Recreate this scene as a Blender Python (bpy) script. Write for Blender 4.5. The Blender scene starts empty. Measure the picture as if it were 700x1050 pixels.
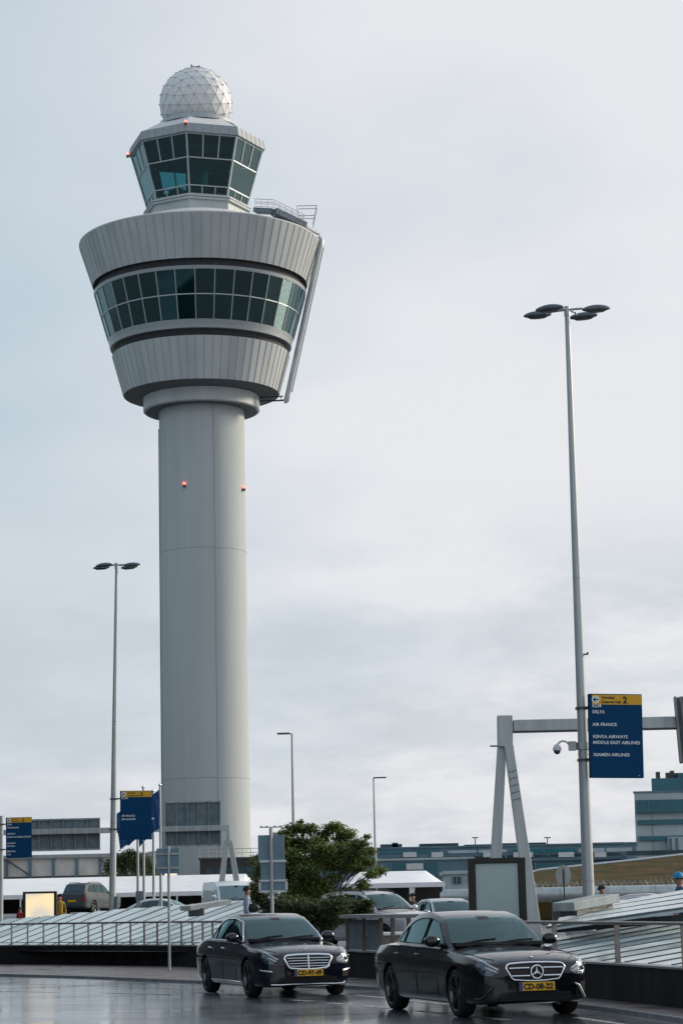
import bpy, math, random
import numpy as np
from mathutils import Vector, Matrix
from mathutils.bvhtree import BVHTree
R = math.radians
random.seed(11)
SC = bpy.context.scene
COL = SC.collection

# ------------------------------------------------------------------ camera
FPX = 2350.0                       # focal length in units of a 1050-high frame
PITCH = math.atan(402 / FPX); ROLL = R(1.25); EYE = 1.6
_F = Vector((0, math.cos(PITCH), math.sin(PITCH)))
_r0 = Vector((1, 0, 0)); _u0 = Vector((0, -math.sin(PITCH), math.cos(PITCH)))
_U = _u0 * math.cos(ROLL) + _r0 * math.sin(ROLL)
_R = _r0 * math.cos(ROLL) - _u0 * math.sin(ROLL)
cam_d = bpy.data.cameras.new('camera'); cam = bpy.data.objects.new('camera', cam_d); COL.objects.link(cam)
cam.matrix_world = Matrix(((_R.x, _U.x, -_F.x, 0), (_R.y, _U.y, -_F.y, 0), (_R.z, _U.z, -_F.z, EYE), (0, 0, 0, 1)))
cam_d.sensor_fit = 'VERTICAL'; cam_d.sensor_height = 36; cam_d.sensor_width = 24
cam_d.lens = FPX / 1050 * 36; cam_d.clip_end = 12000; cam_d.clip_start = 0.5
SC.camera = cam

def at(px, py, Y):
    """survey helper: where the sight line of a photo point meets distance Y"""
    d = _F * FPX + _R * (px - 350) - _U * (py - 525)
    return Vector((d.x / d.y * Y, Y, EYE + d.z / d.y * Y))
def ground(px, py, z=0.0):
    d = _F * FPX + _R * (px - 350) - _U * (py - 525)
    t = (z - EYE) / d.z
    return Vector((d.x * t, d.y * t, z))

# ------------------------------------------------------------------ materials
def lin(c):
    return tuple(((v / 255) / 12.92 if v / 255 <= .04045 else ((v / 255 + .055) / 1.055) ** 2.4) for v in c)
def mat(name, col, rough=.6, metal=0., var=.12, scale=3., bump=0., bscale=40., coat=0., spec=.5, ior=1.45,
        col2=None, rvar=0., emit=None, estr=1., stretch=None, detail=4.):
    m = bpy.data.materials.new(name); m.use_nodes = True
    nt = m.node_tree; b = nt.nodes['Principled BSDF']
    b.inputs['Roughness'].default_value = rough; b.inputs['Metallic'].default_value = metal
    b.inputs['Specular IOR Level'].default_value = spec; b.inputs['IOR'].default_value = ior
    b.inputs['Coat Weight'].default_value = coat; b.inputs['Coat Roughness'].default_value = .015
    tc = nt.nodes.new('ShaderNodeTexCoord'); mp = nt.nodes.new('ShaderNodeMapping')
    nt.links.new(tc.outputs['Object'], mp.inputs[0])
    if stretch: mp.inputs['Scale'].default_value = stretch
    n = nt.nodes.new('ShaderNodeTexNoise'); n.inputs['Scale'].default_value = scale; n.inputs['Detail'].default_value = detail
    n.inputs['Roughness'].default_value = .6
    nt.links.new(mp.outputs[0], n.inputs['Vector'])
    rp = nt.nodes.new('ShaderNodeValToRGB')
    c2 = col2 if col2 else tuple(max(0, c * (1 - var * 2)) for c in col)
    c1 = col if col2 else tuple(min(1, c * (1 + var)) for c in col)
    rp.color_ramp.elements[0].position = .35; rp.color_ramp.elements[1].position = .65
    rp.color_ramp.elements[0].color = (*c2, 1); rp.color_ramp.elements[1].color = (*c1, 1)
    nt.links.new(n.outputs['Fac'], rp.inputs[0]); nt.links.new(rp.outputs[0], b.inputs['Base Color'])
    if rvar:
        mr = nt.nodes.new('ShaderNodeMapRange'); mr.inputs[1].default_value = .3; mr.inputs[2].default_value = .7
        mr.inputs[3].default_value = max(.01, rough - rvar); mr.inputs[4].default_value = rough + rvar
        n3 = nt.nodes.new('ShaderNodeTexNoise'); n3.inputs['Scale'].default_value = scale * 1.7; n3.inputs['Detail'].default_value = 5
        nt.links.new(mp.outputs[0], n3.inputs['Vector'])
        nt.links.new(n3.outputs['Fac'], mr.inputs[0]); nt.links.new(mr.outputs[0], b.inputs['Roughness'])
    if bump:
        n2 = nt.nodes.new('ShaderNodeTexNoise'); n2.inputs['Scale'].default_value = bscale; n2.inputs['Detail'].default_value = 4
        nt.links.new(tc.outputs['Object'], n2.inputs['Vector'])
        bp = nt.nodes.new('ShaderNodeBump'); bp.inputs['Strength'].default_value = bump; bp.inputs['Distance'].default_value = .02
        nt.links.new(n2.outputs['Fac'], bp.inputs['Height']); nt.links.new(bp.outputs[0], b.inputs['Normal'])
    if emit:
        b.inputs['Emission Color'].default_value = (*emit, 1); b.inputs['Emission Strength'].default_value = estr
    return m
def tinted_glass(name, tint, refl=.12, rough=.03, opac=.0, body=(0.02, 0.05, 0.05)):
    m = bpy.data.materials.new(name); m.use_nodes = True; nt = m.node_tree
    for n in list(nt.nodes): nt.nodes.remove(n)
    o = nt.nodes.new('ShaderNodeOutputMaterial')
    tr = nt.nodes.new('ShaderNodeBsdfTransparent'); tr.inputs[0].default_value = (*tint, 1)
    df = nt.nodes.new('ShaderNodeBsdfDiffuse'); df.inputs[0].default_value = (*body, 1)
    gl = nt.nodes.new('ShaderNodeBsdfGlossy'); gl.inputs['Roughness'].default_value = rough; gl.inputs[0].default_value = (.60, .90, .96, 1)
    fr = nt.nodes.new('ShaderNodeFresnel'); fr.inputs[0].default_value = 1.5
    ad = nt.nodes.new('ShaderNodeMath'); ad.operation = 'ADD'; ad.inputs[1].default_value = refl; ad.use_clamp = True
    nt.links.new(fr.outputs[0], ad.inputs[0])
    m1 = nt.nodes.new('ShaderNodeMixShader'); m1.inputs[0].default_value = opac
    nt.links.new(tr.outputs[0], m1.inputs[1]); nt.links.new(df.outputs[0], m1.inputs[2])
    m2 = nt.nodes.new('ShaderNodeMixShader')
    nt.links.new(ad.outputs[0], m2.inputs[0]); nt.links.new(m1.outputs[0], m2.inputs[1]); nt.links.new(gl.outputs[0], m2.inputs[2])
    nt.links.new(m2.outputs[0], o.inputs[0]); return m

M = {}
M['cladding'] = mat('cladding', (.43, .465, .475), .6, 0, .05, .35, stretch=(1, 1, .15), bump=.05, bscale=3)
M['shaft'] = mat('shaft_concrete', (.415, .455, .465), .85, 0, .03, .6, stretch=(1, 1, .06), bump=.1, bscale=6)
M['cladding2'] = mat('cladding_weathered', (.405, .44, .45), .6, 0, .07, .35, stretch=(1, 1, .15), bump=.05, bscale=3)
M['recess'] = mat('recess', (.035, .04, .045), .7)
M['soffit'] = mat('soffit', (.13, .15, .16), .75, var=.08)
M['joint'] = mat('panel_joint', (.30, .325, .34), .7, var=.05)
M['roofwhite'] = mat('roof_white', (.62, .64, .65), .5, var=.05)
M['mullion'] = mat('mullion', (.36, .40, .42), .4, .2, .05)
M['towerglass'] = tinted_glass('tower_glass', (.07, .36, .37), .06, .03, .12, (.004, .075, .08))
M['cabglass'] = tinted_glass('cab_glass', (.18, .46, .50), .07, .02, .06, (.01, .08, .10))
M['interior'] = mat('interior_dark', (.005, .014, .018), .8, col2=(.02, .19, .19), scale=.30)
M['dome'] = mat('dome_panel', (.78, .78, .78), .5, col2=(.64, .66, .68), scale=1.2, var=.1)
M['seam'] = mat('dome_seam', (.46, .48, .50), .6)
M['redlamp'] = mat('red_lamp', (.8, .05, .03), .3, emit=(1, .10, .06), estr=6)
M['steel'] = mat('galvanised_steel', (.36, .39, .40), .45, .35, .10, 5, stretch=(1, 1, .2), rvar=.08)
M['pole'] = mat('pole_steel', (.42, .46, .47), .42, .35, .08, 3, stretch=(1, 1, .1), rvar=.06)
M['lamphead'] = mat('lamp_head', (.10, .13, .15), .35, .3, .1)
M['lens'] = mat('lamp_lens', (.08, .09, .10), .15)
M['darksteel'] = mat('dark_steel', (.06, .07, .075), .5, .3)
M['rail'] = mat('brushed_rail', (.22, .20, .19), .35, .7, .15, 8)
M['signback'] = mat('sign_back', (.15, .19, .215), .55, .2, .15, 2)
M['signbackpale'] = mat('sign_back_pale', (.16, .25, .31), .55, .2, .08, 2)
M['blue'] = mat('sign_blue', (.002, .048, .13), .6, var=.04, spec=.12)
M['yellow'] = mat('sign_yellow', (.68, .37, .01), .35, var=.05)
M['textwhite'] = mat('sign_white', (.75, .78, .8), .5, var=.02)
M['textblack'] = mat('sign_black', (.02, .02, .02), .5, var=.02)
M['red'] = mat('sign_red', (.5, .03, .03), .4)
M['blackwall'] = mat('black_wall', (.008, .009, .010), .7, 0, .2, 1.4, bump=.2, bscale=12, col2=(.016, .017, .018), stretch=(1, 1, .4), rvar=.1, spec=.2)
M['coping'] = mat('coping', (.20, .22, .23), .5, var=.1)
M['pavement'] = None
M['tent'] = mat('marquee_white', (.82, .84, .86), .45, var=.03, scale=1.0)
M['tentdark'] = mat('marquee_opening', (.035, .04, .045), .8, col2=(.07, .065, .06), scale=.9)
M['beige'] = mat('beige_panel', (.74, .71, .66), .7, var=.08, scale=.6)
M['bluegrey'] = mat('blue_grey_hazed', (.12, .21, .27), .6, var=.12, scale=.12)  # these four far-building colours are lightened to carry distance haze
M['paleconc'] = mat('pale_facade_hazed', (.42, .485, .515), .65, var=.08, scale=.2)
M['tealglass'] = mat('teal_glass_hazed', (.006, .09, .13), .15, 0, .3, .15, col2=(.012, .15, .19), spec=.5)
M['darkteal'] = mat('dark_teal_hazed', (.012, .06, .08), .2, var=.3, scale=.3)
M['skyglass'] = mat('skylight_glass', (.66, .73, .73), .22, 0, .05, 1.2, col2=(.52, .60, .61), rvar=.08)
M['skyglass2'] = mat('skylight_glass_grey', (.33, .41, .42), .2, 0, .05, 1.2, rvar=.08)
M['bar'] = mat('glazing_bar', (.12, .15, .16), .5, .2)
M['skydark'] = mat('skylight_gap', (.03, .045, .05), .5, var=.2)
M['alum'] = mat('aluminium', (.45, .49, .49), .35, .5, .08, 3)
M['black'] = mat('black_frame', (.006, .006, .007), .4)
M['litscreen'] = None
M['paintblack'] = mat('car_paint_black', (.0025, .004, .008), .3, .0, .2, 4, coat=1., rvar=.03, spec=.1)
M['paintblue'] = mat('car_paint_midnight', (.003, .006, .016), .3, .0, .2, 4, coat=1., rvar=.03, spec=.1)
M['paintsilver'] = mat('car_paint_silver', (.34, .37, .40), .3, .5, .05, 4, coat=.6)
M['paintwhite'] = mat('car_paint_white', (.66, .70, .73), .35, 0, .04, 2, coat=.6)
M['paintgrey'] = mat('car_paint_grey', (.07, .085, .10), .6, .0, .05, 4, spec=.25)
M['paintpale'] = mat('car_paint_pale', (.42, .43, .45), .35, .2, .05, 4, coat=.6)
M['carglass_old'] = mat('car_glass', (.05, .095, .098), .06, .25, .25, 1.6, col2=(.10, .16, .16), spec=1., ior=1.8)
M['seat'] = mat('seat_leather', (.02, .024, .027), .5)
M['sideglass_old'] = mat('car_side_glass', (.010, .022, .03), .06, .2, .2, 2., spec=1., ior=1.7)
M['sideglassteal_old'] = mat('car_front_side_glass', (.02, .06, .065), .06, .25, .3, 2., col2=(.04, .10, .105), spec=1., ior=1.8)
M['carglass'] = tinted_glass('windscreen_glass', (.66, .72, .70), .04, .02, .15, (.20, .25, .235))
M['sideglass'] = tinted_glass('tinted_side_glass', (.10, .15, .18), .05, .02, .05, (.02, .04, .05))
M['sideglassteal'] = tinted_glass('front_side_glass', (.40, .62, .64), .05, .02, .10, (.06, .14, .15))
M['chrome'] = mat('chrome', (.85, .88, .92), .25, 1., .03)
M['darktrim'] = mat('dark_trim', (.006, .006, .007), .45)
M['rubber'] = mat('tyre_rubber', (.010, .010, .011), .8, bump=.1)
M['rim'] = mat('alloy_rim', (.11, .12, .13), .25, .9, .1)
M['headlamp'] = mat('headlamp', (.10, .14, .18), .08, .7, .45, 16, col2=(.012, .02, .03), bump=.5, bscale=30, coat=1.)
M['headlampbright'] = mat('headlamp_sheen', (.50, .53, .56), .2, .5, .3, 20, col2=(.14, .16, .18), bump=.5, bscale=30, coat=1.)  # paler headlamp copy, the bright reflection is put into its colour
M['drl'] = mat('lamp_strip', (.8, .85, .9), .2, .3)
M['tail'] = mat('tail_lamp', (.30, .012, .012), .2, coat=1.)
M['plate'] = mat('number_plate', (.75, .42, .01), .4, var=.02)
M['plateblue'] = mat('plate_blue', (.01, .06, .35), .4)
M['skin'] = mat('skin', (.38, .21, .15), .6, var=.08, scale=9)
M['hair'] = mat('hair', (.012, .009, .008), .7)
M['shirt'] = mat('pale_shirt', (.30, .36, .45), .85, var=.1, scale=6)
M['suit'] = mat('dark_suit', (.010, .011, .015), .85)
M['trousers'] = mat('dark_trousers', (.015, .016, .02), .9)
M['bluejacket'] = mat('blue_jacket', (.015, .11, .22), .7, var=.2, scale=5)
M['bluecap'] = mat('blue_cap', (.01, .24, .50), .6)
M['mustard'] = mat('mustard_jacket', (.26, .155, .02), .8)
M['redjacket'] = mat('red_jacket', (.30, .02, .02), .8)
M['flagblue'] = mat('flag_blue', (.006, .045, .16), .7, col2=(.012, .10, .26), scale=1.4)
M['bark'] = mat('bark', (.05, .04, .03), .9, bump=.4, bscale=15)
M['rust'] = mat('camera_white', (.6, .61, .62), .35)
M['cameradome'] = mat('camera_dome', (.01, .01, .012), .05, coat=1.)
M['flash'] = mat('marking_paint', (.36, .38, .39), .3, 0, .3, 6, col2=(.10, .11, .12), rvar=.15)

def leafmat(name, a, b):
    m = bpy.data.materials.new(name); m.use_nodes = True; nt = m.node_tree; p = nt.nodes['Principled BSDF']
    p.inputs['Roughness'].default_value = .55
    at_ = nt.nodes.new('ShaderNodeAttribute'); at_.attribute_name = 'tone'
    rp = nt.nodes.new('ShaderNodeValToRGB'); rp.color_ramp.elements[0].color = (*a, 1); rp.color_ramp.elements[1].color = (*b, 1)
    nt.links.new(at_.outputs['Fac'], rp.inputs[0]); nt.links.new(rp.outputs[0], p.inputs['Base Color'])
    tl = nt.nodes.new('ShaderNodeBsdfTranslucent'); nt.links.new(rp.outputs[0], tl.inputs[0])
    mx = nt.nodes.new('ShaderNodeMixShader'); mx.inputs[0].default_value = .3
    nt.links.new(p.outputs[0], mx.inputs[1]); nt.links.new(tl.outputs[0], mx.inputs[2])
    nt.links.new(mx.outputs[0], nt.nodes['Material Output'].inputs[0]); return m
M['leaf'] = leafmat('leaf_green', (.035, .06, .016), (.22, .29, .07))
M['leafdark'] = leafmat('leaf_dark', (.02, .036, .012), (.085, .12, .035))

def road_material():
    m = bpy.data.materials.new('wet_asphalt'); m.use_nodes = True; nt = m.node_tree; b = nt.nodes['Principled BSDF']
    tc = nt.nodes.new('ShaderNodeTexCoord')
    def noise(scale, detail, vec=None, sc=None):
        n = nt.nodes.new('ShaderNodeTexNoise'); n.inputs['Scale'].default_value = scale; n.inputs['Detail'].default_value = detail
        mp = nt.nodes.new('ShaderNodeMapping'); nt.links.new(tc.outputs['Object'], mp.inputs[0])
        if sc: mp.inputs['Scale'].default_value = sc
        nt.links.new(mp.outputs[0], n.inputs['Vector']); return n
    n1 = noise(.55, 6, sc=(1, .45, 1)); n2 = noise(90, 3); n3 = noise(6, 5, sc=(1, .4, 1))
    rp = nt.nodes.new('ShaderNodeValToRGB'); rp.color_ramp.elements[0].position = .38; rp.color_ramp.elements[1].position = .62
    rp.color_ramp.elements[0].color = (.055, .070, .082, 1); rp.color_ramp.elements[1].color = (.10, .122, .138, 1)
    nt.links.new(n1.outputs['Fac'], rp.inputs[0]); nt.links.new(rp.outputs[0], b.inputs['Base Color'])
    n4 = noise(.8, 7, sc=(.35, 1.1, 1)); mc = nt.nodes.new('ShaderNodeMapRange'); mc.inputs[1].default_value = .40; mc.inputs[2].default_value = .56
    mc.inputs[3].default_value = .6; mc.inputs[4].default_value = 1.0; nt.links.new(n4.outputs['Fac'], mc.inputs[0]); nt.links.new(mc.outputs[0], b.inputs['Coat Weight'])
    mr = nt.nodes.new('ShaderNodeMapRange'); mr.inputs[1].default_value = .38; mr.inputs[2].default_value = .62
    mr.inputs[3].default_value = .06; mr.inputs[4].default_value = .26
    nt.links.new(n1.outputs['Fac'], mr.inputs[0]); nt.links.new(mr.outputs[0], b.inputs['Roughness'])
    bp = nt.nodes.new('ShaderNodeBump'); bp.inputs['Strength'].default_value = .03; bp.inputs['Distance'].default_value = .001
    nt.links.new(n2.outputs['Fac'], bp.inputs['Height'])
    bp2 = nt.nodes.new('ShaderNodeBump'); bp2.inputs['Strength'].default_value = .10; bp2.inputs['Distance'].default_value = .002
    nt.links.new(n3.outputs['Fac'], bp2.inputs['Height']); nt.links.new(bp.outputs[0], bp2.inputs['Normal'])
    nt.links.new(bp2.outputs[0], b.inputs['Normal']); b.inputs['Specular IOR Level'].default_value = .6; b.inputs['Coat Roughness'].default_value = .16
    return m
M['road'] = road_material()
def brick_material():
    m = bpy.data.materials.new('brick_paving'); m.use_nodes = True; nt = m.node_tree; b = nt.nodes['Principled BSDF']
    tc = nt.nodes.new('ShaderNodeTexCoord'); br = nt.nodes.new('ShaderNodeTexBrick'); nt.links.new(tc.outputs['Object'], br.inputs[0])
    br.inputs['Color1'].default_value = (.13, .095, .09, 1); br.inputs['Color2'].default_value = (.10, .078, .076, 1)
    br.inputs['Mortar'].default_value = (.04, .038, .038, 1); br.inputs['Scale'].default_value = 4
    nt.links.new(br.outputs[0], b.inputs['Base Color'])
    n = nt.nodes.new('ShaderNodeTexNoise'); n.inputs['Scale'].default_value = 1.3; nt.links.new(tc.outputs['Object'], n.inputs['Vector'])
    mr = nt.nodes.new('ShaderNodeMapRange'); mr.inputs[1].default_value = .35; mr.inputs[2].default_value = .65; mr.inputs[3].default_value = .25; mr.inputs[4].default_value = .6
    nt.links.new(n.outputs['Fac'], mr.inputs[0]); nt.links.new(mr.outputs[0], b.inputs['Roughness']); return m
M['pavement'] = brick_material()
def screen_material():
    m = bpy.data.materials.new('backlit_screen'); m.use_nodes = True; nt = m.node_tree; b = nt.nodes['Principled BSDF']
    tc = nt.nodes.new('ShaderNodeTexCoord'); g = nt.nodes.new('ShaderNodeTexNoise'); g.inputs['Scale'].default_value = 1.5; g.inputs['Detail'].default_value = 0
    nt.links.new(tc.outputs['Object'], g.inputs['Vector'])
    rp = nt.nodes.new('ShaderNodeValToRGB'); rp.color_ramp.elements[0].position = .35; rp.color_ramp.elements[1].position = .65
    rp.color_ramp.elements[0].color = (.66, .60, .50, 1); rp.color_ramp.elements[1].color = (1.0, .78, .42, 1)
    nt.links.new(g.outputs['Fac'], rp.inputs[0]); nt.links.new(rp.outputs[0], b.inputs['Emission Color']); b.inputs['Emission Strength'].default_value = .95
    b.inputs['Base Color'].default_value = (.3, .28, .25, 1); b.inputs['Roughness'].default_value = .15; return m
M['litscreen'] = screen_material()
M['blankscreen'] = mat('blank_screen', (.36, .45, .46), .2, 0, .03, 1.2)
def embankment_material():
    m = bpy.data.materials.new('rough_grass'); m.use_nodes = True; nt = m.node_tree; b = nt.nodes['Principled BSDF']
    tc = nt.nodes.new('ShaderNodeTexCoord'); mp = nt.nodes.new('ShaderNodeMapping'); mp.inputs['Scale'].default_value = (.28, .10, 2.4)
    nt.links.new(tc.outputs['Object'], mp.inputs[0])
    n = nt.nodes.new('ShaderNodeTexNoise'); n.inputs['Scale'].default_value = 1.6; n.inputs['Detail'].default_value = 7; n.inputs['Roughness'].default_value = .65
    nt.links.new(mp.outputs[0], n.inputs['Vector']); rp = nt.nodes.new('ShaderNodeValToRGB')
    e = rp.color_ramp.elements; e[0].position = .33; e[0].color = (.020, .026, .008, 1); e[1].position = .70; e[1].color = (.115, .066, .020, 1)
    k = e.new(.45); k.color = (.05, .046, .016, 1); k = e.new(.58); k.color = (.085, .050, .018, 1)
    nt.links.new(n.outputs['Fac'], rp.inputs[0]); nt.links.new(rp.outputs[0], b.inputs['Base Color']); b.inputs['Roughness'].default_value = .95; b.inputs['Specular IOR Level'].default_value = .1
    n2 = nt.nodes.new('ShaderNodeTexNoise'); n2.inputs['Scale'].default_value = 2.2; n2.inputs['Detail'].default_value = 6; nt.links.new(tc.outputs['Object'], n2.inputs['Vector'])
    bp = nt.nodes.new('ShaderNodeBump'); bp.inputs['Strength'].default_value = .6; bp.inputs['Distance'].default_value = .25; nt.links.new(n2.outputs['Fac'], bp.inputs['Height']); nt.links.new(bp.outputs[0], b.inputs['Normal']); return m
M['grass'] = embankment_material()
M['ground'] = mat('ground_paving', (.10, .105, .11), .5, var=.2, scale=.4, rvar=.15)

# ------------------------------------------------------------------ builders
WM = {}
def tag(o, label=None, cat=None, group=None, kind=None):
    if label: o['label'] = label
    if cat: o['category'] = cat
    if group: o['group'] = group
    if kind: o['kind'] = kind
    return o
def empty(name, loc, label, cat, group=None, rz=0.):
    o = bpy.data.objects.new(name, None); COL.objects.link(o); o.location = loc; o.rotation_euler = (0, 0, rz)
    o.empty_display_size = .3
    WM[o] = Matrix.Translation(Vector(loc)) @ Matrix.Rotation(rz, 4, 'Z')
    return tag(o, label, cat, group)
class MB:
    def __init__(s): s.v = []; s.f = []; s.m = []
    def add(s, vs, fs, mi=0):
        k = len(s.v); s.v += [Vector(v) for v in vs]; s.f += [tuple(i + k for i in f) for f in fs]; s.m += [mi] * len(fs); return s
    def box(s, c, d, rz=0., mi=0, mtx=None):
        hx, hy, hz = d[0] / 2, d[1] / 2, d[2] / 2
        T = mtx if mtx is not None else (Matrix.Translation(Vector(c)) @ Matrix.Rotation(rz, 4, 'Z'))
        vs = [T @ Vector((x, y, z)) for x in (-hx, hx) for y in (-hy, hy) for z in (-hz, hz)]
        return s.add(vs, [(0, 1, 3, 2), (4, 6, 7, 5), (0, 4, 5, 1), (2, 3, 7, 6), (0, 2, 6, 4), (1, 5, 7, 3)], mi)
    def bar(s, a, b, w, h, mi=0, up=Vector((0, 0, 1)), w2=None, h2=None):
        a = Vector(a); b = Vector(b); d = (b - a).normalized(); sd = d.cross(up)
        if sd.length < 1e-3: sd = d.cross(Vector((1, 0, 0)))
        sd.normalize(); u = sd.cross(d).normalized(); w2 = w if w2 is None else w2; h2 = h if h2 is None else h2
        vs = [a - sd * w / 2 - u * h / 2, a + sd * w / 2 - u * h / 2, a + sd * w / 2 + u * h / 2, a - sd * w / 2 + u * h / 2,
              b - sd * w2 / 2 - u * h2 / 2, b + sd * w2 / 2 - u * h2 / 2, b + sd * w2 / 2 + u * h2 / 2, b - sd * w2 / 2 + u * h2 / 2]
        return s.add(vs, [(3, 2, 1, 0), (4, 5, 6, 7), (0, 1, 5, 4), (1, 2, 6, 5), (2, 3, 7, 6), (3, 0, 4, 7)], mi)
    def tube(s, pts, r, n=8, mi=0, closed=False, caps=True):
        pts = [Vector(p) for p in pts]; rs = r if isinstance(r, (list, tuple)) else [r] * len(pts); N = len(pts); vs = []
        prev = None
        for i, p in enumerate(pts):
            if closed: d = pts[(i + 1) % N] - pts[i - 1]
            else: d = pts[min(i + 1, N - 1)] - pts[max(i - 1, 0)]
            d.normalize()
            if prev is None:
                a = d.cross(Vector((0, 0, 1)));
                if a.length < 1e-2: a = d.cross(Vector((1, 0, 0)))
            else: a = prev - d * prev.dot(d)
            a.normalize(); b = d.cross(a); prev = a
            vs += [p + (a * math.cos(2 * math.pi * k / n) + b * math.sin(2 * math.pi * k / n)) * rs[i] for k in range(n)]
        fs = []
        for i in range(N if closed else N - 1):
            for k in range(n):
                j = (i + 1) % N; fs.append((i * n + k, i * n + (k + 1) % n, j * n + (k + 1) % n, j * n + k))
        if caps and not closed: fs += [tuple(range(n - 1, -1, -1)), tuple(range((N - 1) * n, N * n))]
        return s.add(vs, fs, mi)
    def lathe(s, prof, n=48, c=(0, 0, 0), mi=0, phase=0., caps=False, a0=0., a1=2 * math.pi):
        full = abs(a1 - a0 - 2 * math.pi) < 1e-6; cnt = n if full else n + 1; vs = []
        for r, z in prof:
            for k in range(cnt):
                a = a0 + (a1 - a0) * k / n + phase; vs.append(Vector((c[0] + r * math.sin(a), c[1] - r * math.cos(a), c[2] + z)))
        fs = []
        for i in range(len(prof) - 1):
            for k in range(n):
                k2 = (k + 1) % cnt; fs.append((i * cnt + k, i * cnt + k2, (i + 1) * cnt + k2, (i + 1) * cnt + k))
        if caps: fs += [tuple(range(cnt - 1, -1, -1)), tuple(range((len(prof) - 1) * cnt, len(prof) * cnt))]
        return s.add(vs, fs, mi)
    def prism(s, poly, a, b, mi=0):
        """poly: list of 3D points, extruded by vector b-a"""
        n = len(poly); d = Vector(b) - Vector(a); vs = [Vector(p) for p in poly] + [Vector(p) + d for p in poly]
        return s.add(vs, [tuple(range(n - 1, -1, -1)), tuple(range(n, 2 * n))] + [(i, (i + 1) % n, n + (i + 1) % n, n + i) for i in range(n)], mi)
    def grid(s, rows, mi=0):
        nr = len(rows); nc = len(rows[0]); vs = [p for r in rows for p in r]
        return s.add(vs, [(i * nc + j, i * nc + j + 1, (i + 1) * nc + j + 1, (i + 1) * nc + j) for i in range(nr - 1) for j in range(nc - 1)], mi)
    def ball(s, c, r, n=12, m=8, mi=0, mtx=None):
        rr = r if isinstance(r, (list, tuple)) else (r, r, r); vs = []
        for i in range(m + 1):
            t = math.pi * i / m
            for k in range(n):
                a = 2 * math.pi * k / n
                p = Vector((rr[0] * math.sin(t) * math.cos(a), rr[1] * math.sin(t) * math.sin(a), rr[2] * math.cos(t)))
                if mtx is not None: p = mtx @ p
                vs.append(Vector(c) + p)
        return s.add(vs, [(i * n + k, (i + 1) * n + k, (i + 1) * n + (k + 1) % n, i * n + (k + 1) % n) for i in range(m) for k in range(n)], mi)
    def build(s, name, mats, parent=None, smooth=False, world=True, origin=None, bevel=0.):
        if not isinstance(mats, (list, tuple)): mats = [mats]
        vs = s.v
        if parent is not None and world:
            I = WM[parent].inverted(); vs = [I @ v for v in vs]
        o_loc = None
        if parent is None and origin is not None:
            o_loc = Vector(origin); vs = [v - o_loc for v in vs]
        me = bpy.data.meshes.new(name); me.from_pydata([tuple(v) for v in vs], [], s.f)
        for m in mats: me.materials.append(m)
        me.polygons.foreach_set('material_index', s.m)
        if smooth:
            me.polygons.foreach_set('use_smooth', [True] * len(me.polygons))
            me.set_sharp_from_angle(angle=R(smooth if smooth is not True else 40))
        me.validate(); me.update()
        o = bpy.data.objects.new(name, me); COL.objects.link(o)
        if parent is not None: o.parent = parent; WM[o] = WM[parent]
        if o_loc is not None: o.location = o_loc; WM[o] = Matrix.Translation(o_loc)
        elif parent is None: WM[o] = Matrix.Identity(4)
        if bevel:
            md = o.modifiers.new('bevel', 'BEVEL'); md.width = bevel; md.segments = 2; md.limit_method = 'ANGLE'
        return o
def copy_tree(o, parent=None):
    c = o.copy(); COL.objects.link(c)
    if parent is not None: c.parent = parent
    for ch in list(o.children): copy_tree(ch, c)
    return c
def text_mesh(txt, size, width_scale=.8, bold=.012, extrude=.002):
    cu = bpy.data.curves.new('t', 'FONT'); cu.body = txt; cu.size = size; cu.offset = bold * size * 2; cu.extrude = extrude; cu.resolution_u = 3
    o = bpy.data.objects.new('t', cu); COL.objects.link(o); dg = bpy.context.evaluated_depsgraph_get()
    me = bpy.data.meshes.new_from_object(o.evaluated_get(dg)); bpy.data.objects.remove(o)
    vs = [Vector((v.co.x * width_scale, v.co.y, v.co.z)) for v in me.vertices]; fs = [tuple(p.vertices) for p in me.polygons]
    return vs, fs
def add_text(mb, txt, size, T, ws=.8, bold=.012, mi=0, fit=None, center=False):
    vs, fs = text_mesh(txt, size, ws, bold)
    if fit:
        w = max(v.x for v in vs); k = fit / w
        vs = [Vector((v.x * k, v.y, v.z)) for v in vs]
    if center:
        w = (max(v.x for v in vs) + min(v.x for v in vs)) / 2; vs = [Vector((v.x - w, v.y, v.z)) for v in vs]
    mb.add([T @ v for v in vs], fs, mi)
def catmull(pts, n):
    out = []; P = [np.array(p, float) for p in pts]
    for i in range(len(P) - 1):
        p0 = P[max(i - 1, 0)]; p1 = P[i]; p2 = P[i + 1]; p3 = P[min(i + 2, len(P) - 1)]
        for k in range(n):
            t = k / n
            out.append(.5 * ((2 * p1) + (-p0 + p2) * t + (2 * p0 - 5 * p1 + 4 * p2 - p3) * t * t + (-p0 + 3 * p1 - 3 * p2 + p3) * t ** 3))
    out.append(P[-1]); return out

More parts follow.
